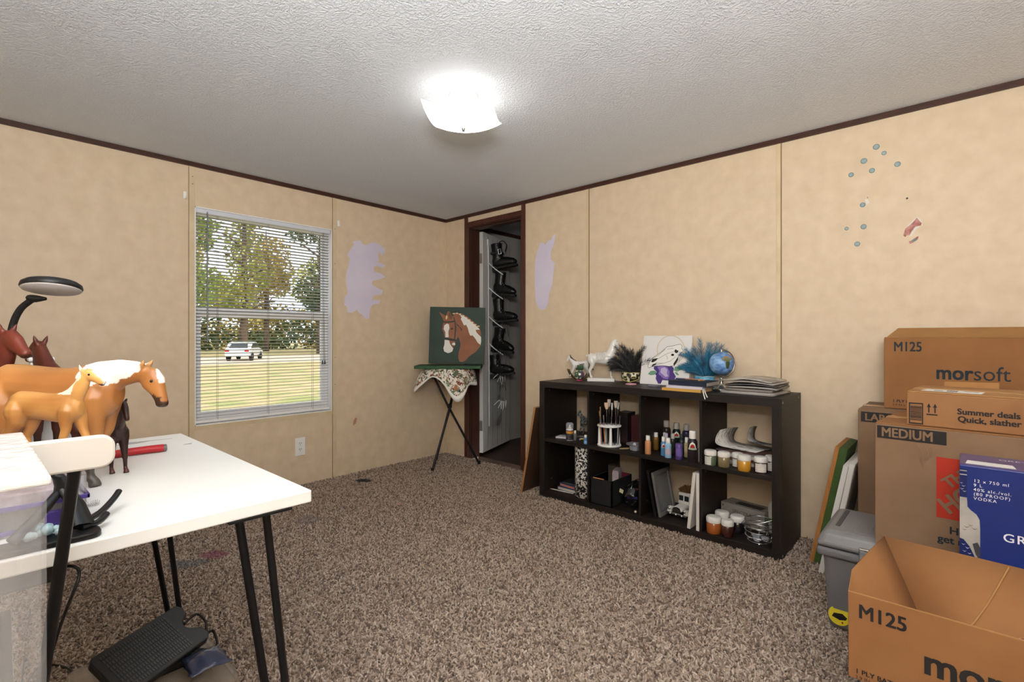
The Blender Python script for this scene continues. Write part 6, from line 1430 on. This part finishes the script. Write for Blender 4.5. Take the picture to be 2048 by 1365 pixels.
# parcel on it
pc = cbox('parcel_box',(3.346,-0.897,0.7660),math.radians(-5),0.50,0.30,0.108,mat('cardboard_parcel','#9c7048',0.85,color2='#906540',nscale=6),m_cbl,'flat delivery parcel printed Summer deals on top of MEDIUM box')
mb = MB()
for (a,b,c,d) in ((0.006,0.042,0.068,0.072),(0.006,0.042,0.004,0.008),(0.006,0.009,0.004,0.072),(0.039,0.042,0.004,0.072)): mb.prism(rect(a,b,c,d),0.0002,0.0009,'z',0,FF)
rq = random.Random(2); y = 0.016
while y < 0.062: 
    hgt = rq.choice((0.0008,0.0014,0.0022)); mb.prism(rect(0.010,0.038,y,y+hgt),0.0002,0.0009,'z',0,FF); y += hgt+rq.choice((0.0010,0.0016))
mb.build('barcode',m_inkb,pc)
mb = MB()
for x in (0.056,0.071):
    mb.prism(rect(x-0.0016,x+0.0016,0.044,0.064),0.0002,0.0009,'z',0,FF); mb.prism([(x-0.005,0.061),(x+0.005,0.061),(x,0.073)],0.0002,0.0009,'z',0,FF)
mb.prism(rect(0.050,0.077,0.036,0.040),0.0002,0.0009,'z',0,FF); mb.build('arrow_print',m_inkb,pc)
lettering('lettering','Summer deals',0.0245,m_inkb,pc,FF,off=0.001,bold=0.0008,pos=(0.123,0.047),sx=0.98); lettering('lettering','Quick, slather',0.0245,m_inkb,pc,FF,off=0.001,bold=0.0008,pos=(0.124,0.024),sx=0.98)
FT = frame((0,0,0.108),(1,0,0),(0,1,0))
decal('shipping_label',[(0.030,0.045),(0.175,0.030),(0.178,0.110),(0.036,0.118)],mat('label_white','#dedbd6',0.6),pc,FT,off=0.0012)
mb = MB()
for k in range(11): mb.prism(rect(0.092+k*0.0024,0.092+k*0.0024+(0.0008 if k%3 else 0.0015),0.050,0.100),0.0011,0.0016,'z',0,FT)
mb.prism(rect(0.060,0.085,0.060,0.064),0.0011,0.0016,'z',0,FT); mb.prism(rect(0.060,0.080,0.076,0.080),0.0011,0.0016,'z',0,FT); mb.prism(rect(0.130,0.165,0.086,0.092),0.0011,0.0016,'z',0,FT)
mb.build('label_print',m_inkb,pc)
MB().hexa([(0.06,0.298,0.106),(0.20,0.298,0.106),(0.20,0.301,0.106),(0.06,0.301,0.106)],[(0.06,0.302,0.124),(0.20,0.302,0.128),(0.20,0.304,0.128),(0.06,0.304,0.124)]).build('lifted_flap',m_cbl,pc)
# blue vodka case and the carton beneath it
cbox('plain_carton',(3.485,-1.118,0),0,0.33,0.200,0.3720,m_cb,m_cbl,'plain carton hidden below the blue case')
vk = empty('liquor_case',(3.475,-1.124,0.3732),0,'blue liquor case printed 12 x 750 ml in front of MEDIUM box','box')
m_vb = mat('case_blue','#1c2f77',0.35,color2='#1a2b6e',nscale=5); m_vd = mat('case_deep','#16245c',0.35); m_vs = mat('case_silver','#b3b0aa',0.35,color2='#8f8c88',nscale=9); m_vw = mat('case_white','#e6e6ee',0.5); m_vp = mat('case_top','#4a4483',0.3,coat=0.6)
MB().box(0,0.345,0,0.165,0,0.327).build('body',m_vb,vk,bevel=0.002); MB().box(0.001,0.344,0.001,0.164,0.327,0.330).build('top',m_vp,vk)
fdec('printed_neck',rect(0.0005,0.015,0.240,0.318),m_vd,vk); fdec('printed_band',rect(0.0005,0.015,0.300,0.3025),m_vs,vk,0.0012); fdec('printed_band',rect(0.0005,0.015,0.311,0.313),m_vs,vk,0.0012)
fdec('printed_bottle',[(0.0005,0.0),(0.041,0.0),(0.041,0.160),(0.040,0.185),(0.034,0.198),(0.022,0.208),(0.016,0.216),(0.015,0.240),(0.0005,0.240)],m_vs,vk)
fdec('printed_sea',[(0.0005,0.010),(0.041,0.010),(0.038,0.070),(0.030,0.085),(0.020,0.110),(0.008,0.126),(0.0005,0.128)],m_vd,vk,0.0012); fdec('printed_rock',[(0.026,0.118),(0.036,0.124),(0.041,0.112),(0.041,0.075),(0.032,0.092)],mat('case_rock','#3b3a40',0.5),vk,0.0014)
mb = MB()
for (x,y,s) in ((0.008,0.270,1),(0.005,0.262,1),(0.010,0.256,.9),(0.004,0.278,.8),(0.008,0.112,1),(0.016,0.104,1.2),(0.010,0.094,1),(0.020,0.090,1)):
    mb.prism([(x-0.004*s,y+0.002*s),(x,y),(x+0.004*s,y+0.002*s),(x,y-0.0012*s)],0.0010,0.0017,'z',0,FF)
mb.build('printed_bird',m_vw,vk)
mb = MB()
for (x,y,s) in ((0.014,0.160,1.3),(0.022,0.166,1.1),(0.030,0.158,1.2),(0.010,0.152,1)): mb.prism([(x-0.005*s,y+0.003*s),(x,y),(x+0.005*s,y+0.003*s),(x,y-0.001*s)],0.0010,0.0017,'z',0,FF)
mb.build('printed_bird',mat('case_rock','#3b3a40',0.5),vk)
for k,t_ in enumerate(('12 x 750 ml','9 L','40% alc./vol.','(80 PROOF)','VODKA')): lettering('lettering',t_,0.0112,m_vw,vk,FF,off=0.001,bold=0.0001,spacing=1.25,pos=(0.028,0.285-0.0118*k))
lettering('lettering','GREY GOOSE',0.031,m_vw,vk,FF,off=0.001,bold=0.0003,spacing=1.15,pos=(0.084,0.141))
FVt = frame((0,0,0.330),(1,0,0),(0,1,0)); decal('shipping_label',[(0.012,0.012),(0.110,0.012),(0.105,0.055),(0.016,0.060)],mat('label_white','#dedbd6',0.6,color2='#8f8b88',nscale=120,nlow=0.55,nhigh=0.6),vk,FVt,off=0.001); lettering('lettering','GREY GOOSE',0.024,m_vw,vk,FVt,off=0.001,pos=(0.08,0.11))
# open box in front, on a low carton
cbox('plain_carton',(3.335,-1.445,0),0,0.40,0.280,0.1975,m_cb,m_cbl,'low plain carton hidden below the open box')
ob_ = empty('open_carton',(3.270,-1.460,0.1985),0,'open brown carton printed M125 in the foreground at right','box','cardboard boxes by the wall')
WB = 0.50; Tb = (0.040,0.330,0.264); Bk_ = (0.189,0.122,0.004); TbR = (WB,0.322,0.252)
MB().box(0,WB,0,0.003,0,0.2125).build('front_panel',m_cb,ob_,bevel=0.001)
lp_ = [[(0,0.003,0.0),(0,0.003,0.106),(0.0,0.003,0.2125)],[(0.063,0.043,0.001),(0.030,0.09,0.12),(-0.004,0.085,0.236)],[(0.126,0.083,0.002),(0.080,0.165,0.13),(0.018,0.210,0.252)],[Bk_,(0.1145,0.226,0.134),Tb]]
MB().grid(lp_,0,True).build('left_flap',m_cb,ob_,solid=0.003)
bp3 = [[Bk_,(0.1145,0.226,0.134),Tb],[(0.34,0.122,0.004),(0.30,0.226,0.132),(0.262,0.328,0.259)],[(WB,0.122,0.004),(WB,0.226,0.130),TbR]]
MB().grid(bp3,0,True).build('back_flap',m_cb,ob_,solid=0.003)
MB().tube(spline([(0.300,0.322,0.256),(0.255,0.250,0.166),(0.215,0.200,0.104)],4),[(0.0026,0.0012)]*9,6).build('crease',m_cbl,ob_)
MB().add([(0,0.003,0.001),(WB,0.003,0.001),(WB,0.122,0.003),Bk_],[(0,1,2,3)]).build('base_panel',m_cb,ob_,solid=0.002)
MB().add([(WB,0.003,0.0),(WB,0.122,0.004),TbR,(WB,0.003,0.2125)],[(0,1,2,3)]).build('right_panel',m_cb,ob_,solid=0.003)
MB().box(-0.0005,WB,-0.0003,0.0034,0.2115,0.2135).build('cut_edge',m_cbl,ob_)
lettering('lettering','M125',0.048,m_inkb,ob_,FF,off=0.001,bold=0.0011,sx=0.88,pos=(0.020,0.155))
lettering('lettering','mor',0.084,m_inkb,ob_,FF,off=0.001,bold=0.0024,sx=0.95,pos=(0.144,0.074)); lettering('lettering','soft',0.084,m_inkb,ob_,FF,off=0.001,sx=0.95,pos=(0.275,0.074))
lettering('lettering','1 PLY BATH',0.0165,m_inkb,ob_,FF,off=0.001,bold=0.0004,pos=(0.014,0.016)); lettering('lettering','3.9 IN x 3.7',0.012,m_inkb,ob_,FF,off=0.001,pos=(0.014,0.002))
# red and clear wrapped bag in it
P = []
for i in range(14):
    P.append([(0.245+0.015*i+0.010*mnoise.noise((i*0.5,j*0.6,2)),0.030+0.0105*j+0.006*mnoise.noise((i*0.6,j*0.5,7)),0.030+0.160*math.sin(PI*(i+1)/15)**0.5*math.sin(PI*(j+1)/11)**0.5+0.016*mnoise.noise((i*0.8,j*0.9,4))) for j in range(10)])
bgg = MB().grid(P).build('wrapped_bag',mat('red_wrap','#d8cfca',0.12,color2='#a8262c',nscale=16,nlow=0.45,nhigh=0.55,coat=1.0),None,(3.270,-1.460,0.1985),solid=0.0015,label='crinkled red and clear plastic bag inside the open carton',cat='bag')
# canvases leaning on the large box
gcn = empty('green_canvas',(2.948,-0.300,0),0,'green edged wooden canvas leaning left of the LARGE box','canvas')
lean2 = 0.186; Mg = Matrix.Rotation(lean2,4,'Y')
MB().box(0,0.017,0,0.285,0.004,0.565,0,Mg).build('stretcher',mat('raw_pine','#b3773c',0.65,color2='#a06a34',nscale=9,stretch=(8,8,1)),gcn,bevel=0.001)
MB().box(0.017,0.048,-0.001,0.286,0.003,0.566,0,Mg).build('canvas_wrap',mat('moss_green','#3f5a26',0.65,color2='#34501f',nscale=25),gcn,bevel=0.002)
for k,(x,y,l_,ln2,lab) in enumerate(((3.003,-0.405,0.508,0.190,'white canvas leaning beside the green one, left of a pair'),(3.030,-0.400,0.515,0.176,'white canvas leaning against the LARGE box, right of a pair'))):
    wc = empty('white_canvas',(x,y,0),0,lab,'canvas','white canvases behind the tote'); Mw = Matrix.Rotation(ln2,4,'Y')
    MB().box(0,0.020,0,0.36,0.003,l_,0,Mw).build('stretcher',mat('canvas_white2','#dcd8d3',0.65),wc,bevel=0.002); MB().box(0.020,0.0205,0.004,0.356,0.006,l_-0.003,0,Mw).build('canvas_face',mat('canvas_bright','#e3e1df',0.65),wc)
